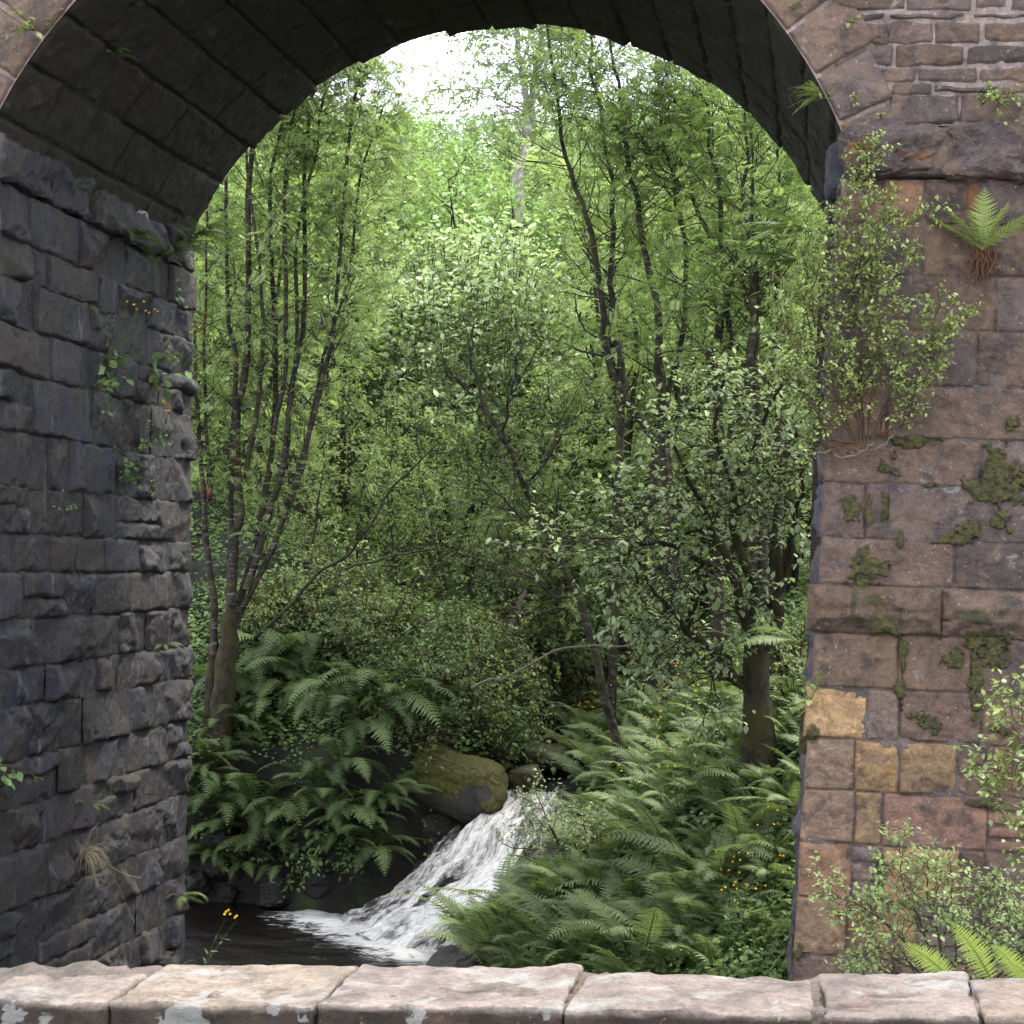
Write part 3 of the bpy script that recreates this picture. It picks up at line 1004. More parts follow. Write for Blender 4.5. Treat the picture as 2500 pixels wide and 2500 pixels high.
STONES = [(-60, 286), (292, 783), (787, 1384), (1392, 1990), (2000, 2398), (2404, 2900)]
random.seed(4)
copc = [(0.41, 0.355, 0.31), (0.43, 0.37, 0.3), (0.43, 0.37, 0.335), (0.39, 0.335, 0.3), (0.385, 0.33, 0.3), (0.385, 0.32, 0.265)]
xg = []
for i, (a, b) in enumerate(STONES):
    xa_, xb_ = at(a, 2440, 4.0)[0], at(b, 2440, 4.0)[0]
    mb = MB()
    dep = (0.2, 0.33, 0.37, 0.3, 0.35, 0.3)[i]
    rough_box(mb, (xa_, 3.95 + random.uniform(-.01, .012), -0.26), (xb_, 4.0 + dep, 0.0 + (0.001, -0.003, 0.002, -0.002, 0.0, -0.003)[i]), res=0.0075, rnd=0.01, amp=0.008, seed=40 + i, col=np.array(copc[i]) * 1.2, fs=7, cleft=0.013)
    for k, v in enumerate(mb.V):
        v[:, 2] += wtop(v[:, 0])
    P_ = np.concatenate(mb.V)
    ex = cop_extra(P_[None])
    # sunlit top and dimmer front are painted in: paler above, darker brown in front
    lit_top = sstep(-0.02, -0.008, P_[:, 2] - wtop(P_[:, 0]) + 0.004 * fbm(P_ * 14, 3, 2))
    c = 1.22 * np.array(copc[i])[None] * lit_top[:, None] + np.array([0.1, 0.072, 0.05])[None] * (1 - lit_top[:, None]) * (1 + 0.5 * fbm(P_ * 7, 3, 5))[:, None]
    mb.A = {'col': [(0, c)]}
    for k, v in ex.items():
        mb.A[k] = [(0, v[0])]
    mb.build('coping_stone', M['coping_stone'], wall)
# smaller stones at the back of the coping
for (a, b, y, seed) in ((-40, 150, 4.3, 1), (268, 388, 4.29, 2), (690, 832, 4.34, 3)):
    xa_, xb_ = at(a, 2370, y)[0], at(b, 2370, y)[0]
    mb = MB()
    rough_box(mb, (xa_, 4.255, -0.2), (xb_, 4.42, -0.028), res=0.01, rnd=0.03, amp=0.016, seed=70 + seed, col=(0.33, 0.27, 0.23), fs=7, cleft=0.012)
    for v in mb.V:
        v[:, 2] += wtop(v[:, 0])
    P_ = np.concatenate(mb.V)
    for k, v in cop_extra(P_[None]).items():
        mb.A[k] = [(0, v[0])]
    mb.build('coping_stone', M['coping_stone'], wall)
# mortar and rubble body
mb = MB()
rough_box(mb, (-6, 3.985, -5.4), (6, 4.4, -0.022), res=0.02, rnd=0.05, amp=0.02, seed=9, col=(0.34, 0.29, 0.25), fs=14)
for v in mb.V:
    v[:, 2] += wtop(v[:, 0]) * (v[:, 2] > -3) + -1.0 * (v[:, 2] <= -3)
mb.build('wall_body', M['coping_stone'], wall)

# ------------------------------------------------------------------ plants: builders
def tmpl_leaf(w=0.5, fold=0.18, curl=-0.12):
    """Broad leaf along +Y, length 1, folded along the midrib."""
    h = w / 2
    v = np.array([[0, 0, 0], [0, .42, 0.02], [0, .75, curl * .4], [0, 1, curl], [-h, .38, fold * h], [-h * .72, .72, fold * h + curl * .3], [h, .38, fold * h], [h * .72, .72, fold * h + curl * .3]])
    tri = np.array([[0, 1, 4], [0, 6, 1], [2, 3, 5], [2, 7, 3]])
    quad = np.array([[1, 2, 5, 4], [1, 6, 7, 2]])
    return v, [tri, quad]


def tmpl_rhomb(w=0.55, fold=0.25):
    v = np.array([[0, 0, 0], [w / 2, .45, fold * w], [0, 1, -0.05], [-w / 2, .45, fold * w]])
    return v, [np.array([[0, 1, 2], [0, 2, 3]])]


def tmpl_pinnate(pairs=6, w=0.1, ll=0.3):
    """Rowan leaf: leaflets in pairs along a drooping stalk, and one at the end."""
    V, F = [], []
    n = 0

    def leaflet(base, d, nn, L):
        nonlocal n
        side = np.cross(nn, d)
        V.extend([base, base + d * L * .45 + side * w * .5, base + d * L - nn * L * .12, base + d * L * .45 - side * w * .5])
        F.append([n, n + 1, n + 2, n + 3])
        n += 4
    for k in range(pairs):
        t_ = 0.2 + 0.72 * k / pairs
        z_ = -0.22 * t_ * t_
        L = ll * (0.75 + 0.5 * math.sin(PI * (t_ * .8 + .1)))
        for sg in (-1, 1):
            d = unit(np.array([sg * 1.0, 0.5, -0.12]))
            leaflet(np.array([0, t_, z_]), d, unit(np.array([0.15 * sg, 0, 1.0])), L)
    leaflet(np.array([0, .9, -0.2]), unit(np.array([0, 1, -.35])), np.array([0, .33, .94]), ll)
    # the stalk
    V.extend([np.array([-.006, 0, 0]), np.array([.006, 0, 0]), np.array([.004, .95, -.2]), np.array([-.004, .95, -.2])])
    F.append([n, n + 1, n + 2, n + 3])
    return np.array(V), [np.array(F)]


T_LEAF, T_WIDE, T_RHOMB, T_ROWAN, T_NARROW = tmpl_leaf(0.55), tmpl_leaf(0.72), tmpl_rhomb(), tmpl_pinnate(), tmpl_leaf(0.34)


def scatter(mb, T, pos, d, nrm, size, tint):
    """Lay copies of a leaf template at pos, pointing along d, facing nrm."""
    tv, tf = T
    pos, d, nrm = np.asarray(pos), unit(d), np.asarray(nrm, float)
    x = unit(np.cross(d, nrm))
    z_ = np.cross(x, d)
    size = np.broadcast_to(size, (len(pos),))
    V = pos[:, None, :] + size[:, None, None] * (tv[None, :, 0:1] * x[:, None] + tv[None, :, 1:2] * d[:, None] + tv[None, :, 2:3] * z_[:, None])
    k = len(tv)
    off = (np.arange(len(pos)) * k)[:, None, None]
    mb.add(V.reshape(-1, 3), [(f[None] + off).reshape(-1, f.shape[1]) for f in tf], tint=np.repeat(np.clip(tint, 0, 1), k))


def tube(mb, P, R, sides=6):
    P = np.asarray(P, float)
    R = np.broadcast_to(R, (len(P),))
    n = len(P)
    tg = unit(np.gradient(P, axis=0))
    ref = np.array([0.31, 0.17, 0.93]) if abs(tg[0][2]) < 0.9 else np.array([0.9, 0.3, 0.1])
    x = unit(np.cross(tg, ref))
    y = np.cross(tg, x)
    a = np.linspace(0, 2 * PI, sides, endpoint=False)
    V = P[:, None] + R[:, None, None] * (np.cos(a)[None, :, None] * x[:, None] + np.sin(a)[None, :, None] * y[:, None])
    i, j = np.meshgrid(np.arange(n - 1), np.arange(sides), indexing='ij')
    j2 = (j + 1) % sides
    F = np.stack([i * sides + j, i * sides + j2, (i + 1) * sides + j2, (i + 1) * sides + j], -1).reshape(-1, 4)
    mb.add(V.reshape(-1, 3), F)


def smooth_line(P, n, jit=0.0, seed=0):
    """Catmull-Rom through P with a little wobble."""
    P = np.asarray(P, float)
    Q = np.vstack([2 * P[0] - P[1], P, 2 * P[-1] - P[-2]])
    r = []
    for u in np.linspace(0, len(P) - 1 - 1e-6, n):
        i = int(u)
        t_ = u - i
        a, b, c, d = Q[i], Q[i + 1], Q[i + 2], Q[i + 3]
        r.append(0.5 * (2 * b + (c - a) * t_ + (2 * a - 5 * b + 4 * c - d) * t_ ** 2 + (3 * b - a - 3 * c + d) * t_ ** 3))
    r = np.array(r)
    if jit:
        s = np.linspace(0, len(P), n)[:, None] * np.array([2.1, 0, 0])
        w = np.stack([fbm(s + seed, 2, 1), fbm(s + seed + 9, 2, 2), fbm(s + seed + 19, 2, 3)], -1)
        r = r + jit * (w - w[0])
    return r


class Sprays:
    """Twigs and the leaves they carry."""

    def __init__(s):
        s.p, s.d, s.n, s.s, s.t = [], [], [], [], []

    def twig(s, P, size, step, droop=0.2, spread=0.9, up=1.0, tint=(0.2, 0.9), start=0.15, flat=0.35):
        P = np.asarray(P)
        seg = np.linalg.norm(np.diff(P, axis=0), axis=1)
        L = seg.sum()
        k = max(2, int(L * (1 - start) / step))
        u = np.sort(RNG.uniform(start, 1, k))
        u[-1] = 1
        cum = np.concatenate([[0], np.cumsum(seg)]) / max(L, 1e-6)
        p = np.stack([np.interp(u, cum, P[:, i]) for i in range(3)], -1)
        td = unit(P[-1] - P[0])
        r = RNG.normal(size=(k, 3)) * np.array([1, 1, flat])
        d = unit(td * 0.6 + spread * unit(r - (r @ td)[:, None] * td) + np.array([0, 0, -droop]))
        n = unit(RNG.normal(size=(k, 3)) * 0.38 + np.array([0, 0, up]))
        s.p.append(p)
        s.d.append(d)
        s.n.append(n)
        s.s.append(size * RNG.uniform(0.65, 1.25, k))
        base = RNG.uniform(tint[0], tint[1])
        s.t.append(np.clip(base + RNG.normal(0, 0.16, k), 0, 1))

    def mesh(s, T):
        mb = MB()
        scatter(mb, T, np.concatenate(s.p), np.concatenate(s.d), np.concatenate(s.n), np.concatenate(s.s), np.concatenate(s.t))
        return mb

    def count(s):
        return sum(len(p) for p in s.p)


def limb(start, d, L, n=6, bend=0.25, lift=0.1):
    """A wandering branch line."""
    P = [np.asarray(start, float)]
    d = unit(np.asarray(d, float))
    for i in range(n):
        d = unit(d + bend * RNG.normal(size=3) / math.sqrt(n) * 1.2 + np.array([0, 0, lift / n * 2]))
        P.append(P[-1] + d * L / n)
    return np.array(P)


def side_dirs(axis, k, elev=(0.2, 0.9)):
    axis = unit(axis)
    a = unit(np.cross(axis, [0.3, 0.5, 0.2]))
    b = np.cross(axis, a)
    ph = RNG.uniform(0, 2 * PI, k)
    e = RNG.uniform(elev[0], elev[1], k)
    return unit(np.cos(ph)[:, None] * a + np.sin(ph)[:, None] * b + e[:, None] * axis)


def dress(stems, wood, spray, n_br, L_br, r_br, twigs, L_tw, leaf, step, t0=0.35, t1=1.0, lift=0.25, elev=(0.3, 1.0), bare=0.0, droop=0.2, up=1.0, spread=0.9, tint=(0.2, 0.9), taper=0.6, twr=0.004, ok=None):
    """Side branches with leafy twigs along each stem line."""
    for P in stems:
        L = len(P) - 1
        for k in range(n_br):
            u = t0 + (t1 - t0) * (k + RNG.random()) / n_br
            i = min(int(u * L), L - 1)
            base = P[i] + (P[i + 1] - P[i]) * (u * L - i)
            ax = P[i + 1] - P[i]
            d = side_dirs(ax, 1, elev)[0]
            Lb = L_br * (1 - taper * max(0, (u - t0) / (1 - t0 + 1e-6))) * RNG.uniform(0.65, 1.25)
            B = limb(base, d, Lb, 6, 0.35, lift)
            if ok and not ok(B[-1]):
                continue
            tube(wood, B, np.linspace(r_br * (1 - 0.5 * u), twr, len(B)), 4)
            isbare = RNG.random() < bare
            for q in range(twigs):
                v = 0.25 + 0.75 * (q + RNG.random()) / twigs
                j = min(int(v * 6), 5)
                tb = B[j] + (B[j + 1] - B[j]) * (v * 6 - j)
                T_ = limb(tb, side_dirs(B[j + 1] - B[j], 1, (0.3, 1.1))[0], L_tw * RNG.uniform(0.6, 1.3), 4, 0.4, 0.1)
                tube(wood, T_, np.linspace(twr, twr * 0.5, 5), 3)
                if not isbare:
                    spray.twig(T_, leaf, step, droop, spread, up, tint)
            if not isbare:
                spray.twig(B[3:], leaf, step * 1.3, droop, spread, up, tint)


def proto_tree(name, H, spread, leafT, leafmat, bark, leaf, step, label, cat, group, stems=1, nbr=26, twigs=6, seed=0, t0=0.25, L_tw=0.5, tint=(0.1, 1.0), droop=0.25, r0=0.09, lift=0.3):
    global RNG
    RNG = np.random.default_rng(seed)
    root = thing(name, (0, 0, 0), label, cat, group)
    wood, sp = MB(), Sprays()
    S = []
    for k in range(stems):
        a = 2 * PI * k / max(stems, 1) + RNG.random()
        lean = 0.0 if stems == 1 else RNG.uniform(0.12, 0.3)
        top = np.array([math.cos(a) * lean * H + RNG.normal() * 0.04 * H, math.sin(a) * lean * H + RNG.normal() * 0.04 * H, H * RNG.uniform(0.82, 0.95)])
        P = smooth_line([[0, 0, -0.4], top * [0.25, 0.25, 0.3], top * [0.62, 0.62, 0.65], top], 14, 0.1 * H / 6, seed + k)
        S.append(P)
        tube(wood, P, np.linspace(r0 / math.sqrt(stems), 0.012, 14), 7)
    dress(S, wood, sp, nbr, spread, r0 * 0.3, twigs, L_tw, leaf, step, t0=t0, lift=lift, tint=tint, droop=droop)
    wood.build('trunk', bark, root)
    sp.mesh(leafT).build('crown', leafmat, root)
    return root


# ---- ferns
def frond_mesh(mb, base, az, L, e0=1.15, e1=-0.35, pairs=22, wid=0.17, nseg=5, tint=0.5, twist=0.0, zig=0.5, pw=0.023, inner=0.1):
    """One fern frond: an arching stalk with toothed pinnae in pairs."""
    m = 16
    u = np.linspace(0, 1, m)
    e = e0 + (e1 - e0) * u ** 1.4
    ds = L / (m - 1)
    r = np.concatenate([[0], np.cumsum(np.cos(e[:-1]) * ds)])
    z_ = np.concatenate([[0], np.cumsum(np.sin(e[:-1]) * ds)])
    ca, sa = math.cos(az), math.sin(az)
    C = np.stack([r * ca, r * sa, z_], -1) + np.asarray(base)
    T_ = unit(np.gradient(C, axis=0))
    side0 = np.array([-sa, ca, 0])
    nn = np.cross(T_, side0)
    side = side0 * math.cos(twist) + nn * math.sin(twist)
    nn = np.cross(side, T_)
    nn = nn * np.sign(nn[:, 2:3] + 1e-6)
    tube(mb, C, np.linspace(0.006, 0.0015, m) * (L / 0.8), 3)
    tk = mb.n
    mb.A.setdefault('tint', []).append((tk - m * 3, np.full(m * 3, tint * 0.5)))
    us = inner + (0.985 - inner) * np.linspace(0, 1, pairs) ** 0.95
    shape = np.clip(np.sin(PI * (0.12 + 0.86 * (us - inner) / (1 - inner)) ** 0.8), 0.05, 1) ** 0.85
    for sg in (-1, 1):
        b = np.stack([np.interp(us, u, C[:, i]) for i in range(3)], -1)
        tt = np.stack([np.interp(us, u, T_[:, i]) for i in range(3)], -1)
        sd = np.stack([np.interp(us, u, side[:, i]) for i in range(3)], -1) * sg
        nr = np.stack([np.interp(us, u, nn[:, i]) for i in range(3)], -1)
        d = unit(sd + 0.38 * tt + RNG.normal(0, 0.05, sd.shape))
        pl = L * wid * shape * RNG.uniform(0.9, 1.06, pairs)
        w = np.linspace(0, 1, nseg + 1)
        curve = -0.16 * w ** 2
        ax = b[:, None] + pl[:, None, None] * (w[None, :, None] * d[:, None] + curve[None, :, None] * nr[:, None] + 0.12 * (w ** 2)[None, :, None] * tt[:, None])
        hw = pw * L / 0.8 * (1 - w ** 1.6) * np.where(np.arange(nseg + 1) % 2 == 0, 1, 1 - zig) * 1.0
        hw = np.maximum(hw, 0.0006)
        hw = hw[None] * np.sqrt(shape)[:, None]
        A_ = ax + hw[..., None] * tt[:, None] + 0.25 * hw[..., None] * nr[:, None]
        B_ = ax - hw[..., None] * tt[:, None] + 0.25 * hw[..., None] * nr[:, None]
        k = nseg + 1
        V = np.stack([A_, ax, B_], 2)          # pairs, k, 3, 3
        i0 = (np.arange(pairs)[:, None] * k + np.arange(nseg)[None]).ravel() * 3
        F = np.concatenate([np.stack([i0, i0 + 3, i0 + 4, i0 + 1], 1), np.stack([i0 + 1, i0 + 4, i0 + 5, i0 + 2], 1)])
        tn = np.clip(tint + RNG.normal(0, 0.08, pairs), 0, 1)
        mb.add(V.reshape(-1, 3), F, tint=np.repeat(tn, k * 3))
    return C


def fern_plant(name, seed, L=0.85, n=11, mat=None, label=None, group=None, e=(0.75, 1.3), tip=(-0.7, -0.1), pairs=24, azr=(0, 2 * PI), wid=0.17):
    global RNG
    RNG = np.random.default_rng(seed)
    mb = MB()
    for k in range(n):
        az = azr[0] + (azr[1] - azr[0]) * (k + RNG.random() * 0.8) / n
        frond_mesh(mb, (0.03 * math.cos(az), 0.03 * math.sin(az), -0.03), az, L * RNG.uniform(0.6, 1.15), RNG.uniform(*e), RNG.uniform(*tip), pairs, tint=RNG.uniform(0.15, 0.95), twist=RNG.normal(0, 0.25), wid=wid)
    return tag(mb.build(name, mat), label, 'fern', group)


# ------------------------------------------------------------------ water
tag_ = tag
mb = MB()
wx, wy = np.meshgrid(np.linspace(-11, -1.5, 150), np.linspace(6, 23.6, 260), indexing='ij')
FALLROWS = [((1190, 1962, 24.0), (1395, 1930, 24.2)), ((1165, 1990, 23.6), (1400, 1955, 23.8)), ((1100, 2035, 23.2), (1370, 2012, 23.1)), ((1005, 2120, 22.8), (1325, 2100, 22.3)),
            ((915, 2190, 22.5), (1245, 2190, 21.6)), ((848, 2240, 22.3), (1145, 2270, 20.9)), ((790, 2275, 21.7), (1040, 2350, 20.1))]
FL = np.array([at(*a) for a, b in FALLROWS])
FR = np.array([at(*b) for a, b in FALLROWS])
foot = (FL[-1] + FR[-1]) / 2
seg = FR[-1] - FL[-1]
pw_ = np.stack([wx, wy, 0 * wx], -1)
# foam spreads from the foot of the fall over the pool
uu = np.clip(((wx - FL[-1][0]) * seg[0] + (wy - FL[-1][1]) * seg[1]) / (seg[0] ** 2 + seg[1] ** 2), -0.15, 1.0)
dist = np.hypot(wx - FL[-1][0] - uu * seg[0], wy - FL[-1][1] - uu * seg[1])
foam = np.clip(1.05 - dist / 1.0, 0, 1)
chop = 0.008 + 0.03 * np.exp(-dist / 0.9)
wz = WATER + chop * fbm(pw_ * np.array([3.2, 4.5, 1]), 4, 50) + 0.05 * np.exp(-dist / 0.35)
mb.add(np.stack([wx, wy, wz], -1), grid_faces(149, 259), foam=foam)
mw, nt, out = mat_new('pool_water')
t = NT(nt)
mp = t.node('ShaderNodeMapping')
mp.inputs['Scale'].default_value = (1.0, 2.6, 1.0)
mp.inputs['Rotation'].default_value = (0, 0, 0.5)
t.set(mp.inputs['Vector'], t.pos())
fn = t.noise(5.0, 6, 0.72, vec=mp.outputs[0], dist=0.6)
ff = t.ramp(t.math('ADD', t.attr('foam'), t.math('MULTIPLY_ADD', fn, 1.7, -0.95)), 0.42, 0.78)
wc = t.mix(ff, (0.006, 0.0045, 0.004), t.mix(fn, (0.3, 0.285, 0.27), (0.6, 0.58, 0.56)))
rip = t.bump(t.noise(11, 4, 0.6, vec=mp.outputs[0]), 0.5, 0.04)
t.principled(out, wc, t.math('MULTIPLY_ADD', ff, 0.55, 0.06), rip, 0.22)
tag(mb.build('pool_water', mw), None, None, None, 'structure')

# the cascade: a sheet of broken white water over the rock
n, m = 130, 90
tt_ = np.linspace(0, 1, n + 1)
L_ = smooth_line(FL, n + 1)
R_ = smooth_line(FR, n + 1)
s_ = np.linspace(0, 1, m + 1)
wobL = 0.05 * fbm(np.stack([tt_ * 14, 0 * tt_, 0 * tt_], -1), 3, 60)
wobR = 0.05 * fbm(np.stack([tt_ * 14, 0 * tt_ + 5, 0 * tt_], -1), 3, 61)
sg_ = s_[None] * (1 + wobR[:, None] - wobL[:, None]) + wobL[:, None]
W = L_[:, None] * (1 - sg_[..., None]) + R_[:, None] * sg_[..., None]
uvw = np.stack([np.broadcast_to(tt_[:, None] * 2.6, sg_.shape), sg_ * 7.0, 0 * sg_], -1)
lump = fbm(uvw * np.array([2.2, 1.3, 1]), 4, 62)
fine = fbm(uvw * np.array([3.0, 7, 1]), 3, 63)
edge_ = np.minimum(s_, 1 - s_)[None] * 2
nrm_ = unit(np.array([-0.45, -0.62, 0.65]))
W = W + nrm_ * (0.06 + 0.12 * lump + 0.03 * fine + 0.12 * np.sqrt(edge_) - 0.22 * np.exp(-edge_ * 14))[..., None]
cover = 0.62 + 0.5 * fbm(uvw * np.array([1.1, 2.0, 1]), 4, 64) - 0.6 * np.exp(-edge_ * 7) - 0.35 * np.exp(-s_[None] * 5) + 0.3 * (tt_[:, None] - 0.35) - 0.35 * np.exp(-tt_[:, None] * 7)
mb = MB()
mb.add(W, grid_faces(n, m), foam=np.clip(cover, 0, 1), fu=np.broadcast_to(uvw[..., 0], sg_.shape), fv=np.broadcast_to(uvw[..., 1], sg_.shape))
mf, nt, out = mat_new('white_water')
t = NT(nt)
cx_ = t.node('ShaderNodeCombineXYZ')
t.set(cx_.inputs[0], t.math('MULTIPLY', t.attr('fu'), 4.2))
t.set(cx_.inputs[1], t.math('MULTIPLY', t.attr('fv'), 3.4))
st = t.noise(1.3, 5, 0.58, vec=cx_.outputs[0], dist=0.8)
st2 = t.noise(3.6, 4, 0.6, vec=cx_.outputs[0], dist=0.6)
ff = t.ramp(t.math('ADD', t.attr('foam'), t.math('ADD', t.math('MULTIPLY_ADD', st, 1.5, -0.75), t.math('MULTIPLY_ADD', st2, 0.6, -0.3))), 0.1, 0.95)
wc = t.mix(t.ramp(st2, 0.35, 0.65), (0.42, 0.4, 0.385), (0.62, 0.6, 0.59))
pr = t.principled(out, wc, 0.5, t.bump(t.math('ADD', st2, st), 0.6, 0.05), 0.4)
tp = t.node('ShaderNodeBsdfTransparent')
ms_ = t.node('ShaderNodeMixShader')
t.set(ms_.inputs[0], ff)
t.L.new(tp.outputs[0], ms_.inputs[1])
t.L.new(pr.outputs[0], ms_.inputs[2])
t.L.new(ms_.outputs[0], out.inputs['Surface'])
tag(mb.build('waterfall', mf), None, None, None, 'structure')
# the rock the water runs over
rb = MB()
Wr = L_[:, None] * (1 - s_[None, :, None] * 1.25 + 0.15) + R_[:, None] * (s_[None, :, None] * 1.25 - 0.15)
Wr = Wr - nrm_ * (0.07 + 0.0 * Wr[..., :1]) + nrm_ * (0.09 * np.round(2.5 * fbm(Wr * np.array([1.5, 1.5, 3.5]), 3, 90))[..., None] / 2.5 + 0.03 * fbm(Wr * 6, 3, 91)[..., None])
rb.add(Wr, grid_faces(n, m), col=(0.03, 0.025, 0.022))
tag(rb.build('stream_bed', M['rock']), None, None, None, 'structure')
# the stream above the fall
sy2 = np.linspace(23.7, 44, 120)
sx2 = np.interp(sy2, SY, SX)
q = np.linspace(-0.55, 0.55, 14)
gx, gy = sx2[:, None] + q[None], np.broadcast_to(sy2[:, None], (120, 14))
gz = np.interp(sy2, BY, BZ)[:, None] + 0.06 + 0.05 * fbm(np.stack([gx * 3, gy * 1.3, 0 * gx], -1), 4, 66) + 0 * gx
mb = MB()
mb.add(np.stack([gx, gy, gz], -1), grid_faces(119, 13), foam=np.clip(0.35 + 0.5 * fbm(np.stack([gx * 2, gy * 0.8, 0 * gx], -1), 3, 67) - 0.02 * (gy - 24), 0, 1))
tag(mb.build('stream_water', mw), None, None, None, 'structure')


# ------------------------------------------------------------------ rocks
def boulder(name, px, py, Y, size, label, mat, col, seed, rot=0.0, sink=0.3, cleft=0.08, tilt=0.0):
    c = at(px, py, Y)
    mb = MB()
    sx_, sy_, sz_ = size
    rough_box(mb, (-sx_ / 2, -sy_ / 2, -sz_ / 2), (sx_ / 2, sy_ / 2, sz_ / 2), res=max(0.02, sx_ / 55), rnd=0.45 * min(size), amp=0.09 * min(size), seed=seed, col=col, fs=1.4 / min(size), cleft=cleft * min(size), extra=lambda p: {'moss': np.clip((p[..., 2] / sz_ + 0.12 + 0.28 * fbm(p * 2.4, 3, seed)) * 3.5, 0, 1) * (0 if 'wet' in label else 1), 'rust': np.zeros(p.shape[:2])})
    o = mb.build(name, mat)
    o.location = tuple(c)
    o.rotation_euler = (random.uniform(-.1, .1), random.uniform(-.1, .1) + tilt, rot)
    return tag(o, label, 'rock')


boulder('mossy_boulder', 1095, 1915, 23.5, (1.55, 1.0, 0.8), 'big boulder capped with yellow green moss above the waterfall', M['moss_rock'], (0.05, 0.045, 0.04), 3, tilt=.2, cleft=.04)
boulder('boulder', 1285, 1925, 24.2, (0.5, 0.5, 0.6), 'brown upright rock between the mossy boulder and the water', M['rock'], (0.09, 0.065, 0.045), 5)
boulder('boulder', 1190, 2385, 20.0, (1.25, 0.9, 0.75), 'dark wet rock at the foot of the waterfall beside the ferns', M['rock'], (0.05, 0.042, 0.036), 7, rot=0.9)
boulder('boulder', 985, 2035, 23.4, (1.5, 0.9, 0.9), 'black wet rock under the mossy boulder, left of the fall', M['rock'], (0.025, 0.02, 0.018), 9, rot=0.3)
boulder('boulder', 870, 2140, 23.1, (1.1, 0.8, 1.0), 'black wet rock face where thin threads of water run down', M['rock'], (0.022, 0.018, 0.016), 11, rot=0.5)
boulder('boulder', 1330, 1850, 25.2, (0.7, 0.6, 0.4), 'dark rock in the stream just above the fall', M['rock'], (0.045, 0.04, 0.035), 13)
boulder('boulder', 1440, 1745, 28.5, (1.5, 1.0, 0.5), 'flat grey slab of rock beside the upper stream', M['rock'], (0.075, 0.072, 0.075), 15)
boulder('boulder', 1480, 1690, 31.0, (2.0, 1.2, 0.6), 'grey rock ledge highest up the stream bed', M['rock'], (0.08, 0.078, 0.082), 17)
boulder('boulder', 1180, 1800, 26.0, (1.2, 0.9, 0.6), 'dark stone under the overhanging leaves behind the mossy boulder', M['moss_rock'], (0.04, 0.036, 0.033), 19)

for k, (px, py, sc_) in enumerate(((520, 2080, 1.0), (600, 2140, 0.8), (700, 2150, 0.9), (790, 2160, 0.7), (560, 2180, .6), (650, 2060, .9), (750, 2050, .9), (470, 2160, .8))):
    q = hit(px, py)
    boulder('boulder', px, py, q[1] + .12, (0.75 * sc_, 0.5 * sc_, 0.6 * sc_), 'black wet rock jutting from the cliff above the still pool', M['cliff_rock'], (0.012, 0.01, 0.009), 30 + k, rot=.3 * k, cleft=.2)['group'] = 'rocks in the dark cliff'

# ------------------------------------------------------------------ the trees behind the arch
def pxline(pts, Y0_, Y1_=None):
    Y1_ = Y0_ if Y1_ is None else Y1_
    k = len(pts)
    return np.array([at(x, y, Y0_ + (Y1_ - Y0_) * i / max(1, k - 1)) for i, (x, y) in enumerate(pts)])


# many stemmed tree behind the left pier
RNG = np.random.default_rng(100)
Yt = 22.9
tb = at(545, 1860, Yt)
tree = thing('multi_stem_tree', tb, 'tall tree with many thin upright stems rising behind the left pier', 'tree')
wood = MB()
P = smooth_line(pxline([(540, 1900), (545, 1800), (548, 1700), (552, 1600), (565, 1500)], Yt), 16, 0.03)
tube(wood, P, np.interp(np.linspace(0, 1, 16), [0, .2, .6, 1], [0.22, 0.165, 0.145, 0.1]), 14)
P2 = smooth_line(pxline([(505, 1900), (516, 1760), (521, 1640), (523, 1560)], Yt + .1), 12, 0.02)
tube(wood, P2, np.interp(np.linspace(0, 1, 12), [0, .3, 1], [0.12, 0.085, 0.07]), 10)
for v in wood.V:
    v += 0.022 * np.stack([fbm(v * 9, 3, 1), fbm(v * 9, 3, 2), 0 * v[:, 0]], -1)
wood.build('trunk', M['mossy_bark'], tree)
STEMS = [([(550, 1690), (556, 1600), (565, 1520), (573, 1312), (587, 1242), (577, 1033), (602, 893), (607, 700), (606, 466), (625, 300), (640, 150), (650, -60)], .075, 0.0),
         ([(550, 1690), (556, 1600), (560, 1520), (566, 1126), (575, 893), (556, 760), (552, 466), (548, 250), (560, 60)], .05, 0.25),
         ([(550, 1690), (556, 1600), (575, 1515), (619, 1359), (652, 1196), (670, 1033), (675, 846), (660, 466), (690, 300), (700, 100)], .06, 0.5),
         ([(600, 1440), (652, 1266), (694, 1126), (713, 940), (740, 780), (742, 466), (764, 233), (800, 60), (830, -60)], .05, 0.8),
         ([(550, 1690), (556, 1600), (578, 1520), (652, 1359), (713, 1196), (745, 1080), (792, 893), (815, 800), (838, 466), (866, 233), (890, 90), (900, -20)], .05, 0.35),
         ([(700, 1230), (742, 1130), (762, 1030), (800, 850), (860, 640), (880, 440), (940, 260)], .035, 0.9),
         ([(523, 1600), (521, 1452), (507, 1335), (500, 1220), (489, 1100), (478, 900), (470, 600)], .055, 0.1),
         ([(508, 1225), (514, 1150), (505, 1033), (500, 800), (510, 500), (520, 250)], .03, 0.3),
         ([(600, 1150), (640, 900), (640, 700), (605, 420), (610, 200)], .035, -0.2),
         ([(665, 1080), (700, 850), (694, 466), (720, 250), (740, 50)], .035, 0.1),
         ([(690, 1130), (722, 850), (717, 600), (764, 400), (787, 233), (820, 90)], .03, 0.6)]
sp, tw = Sprays(), MB()
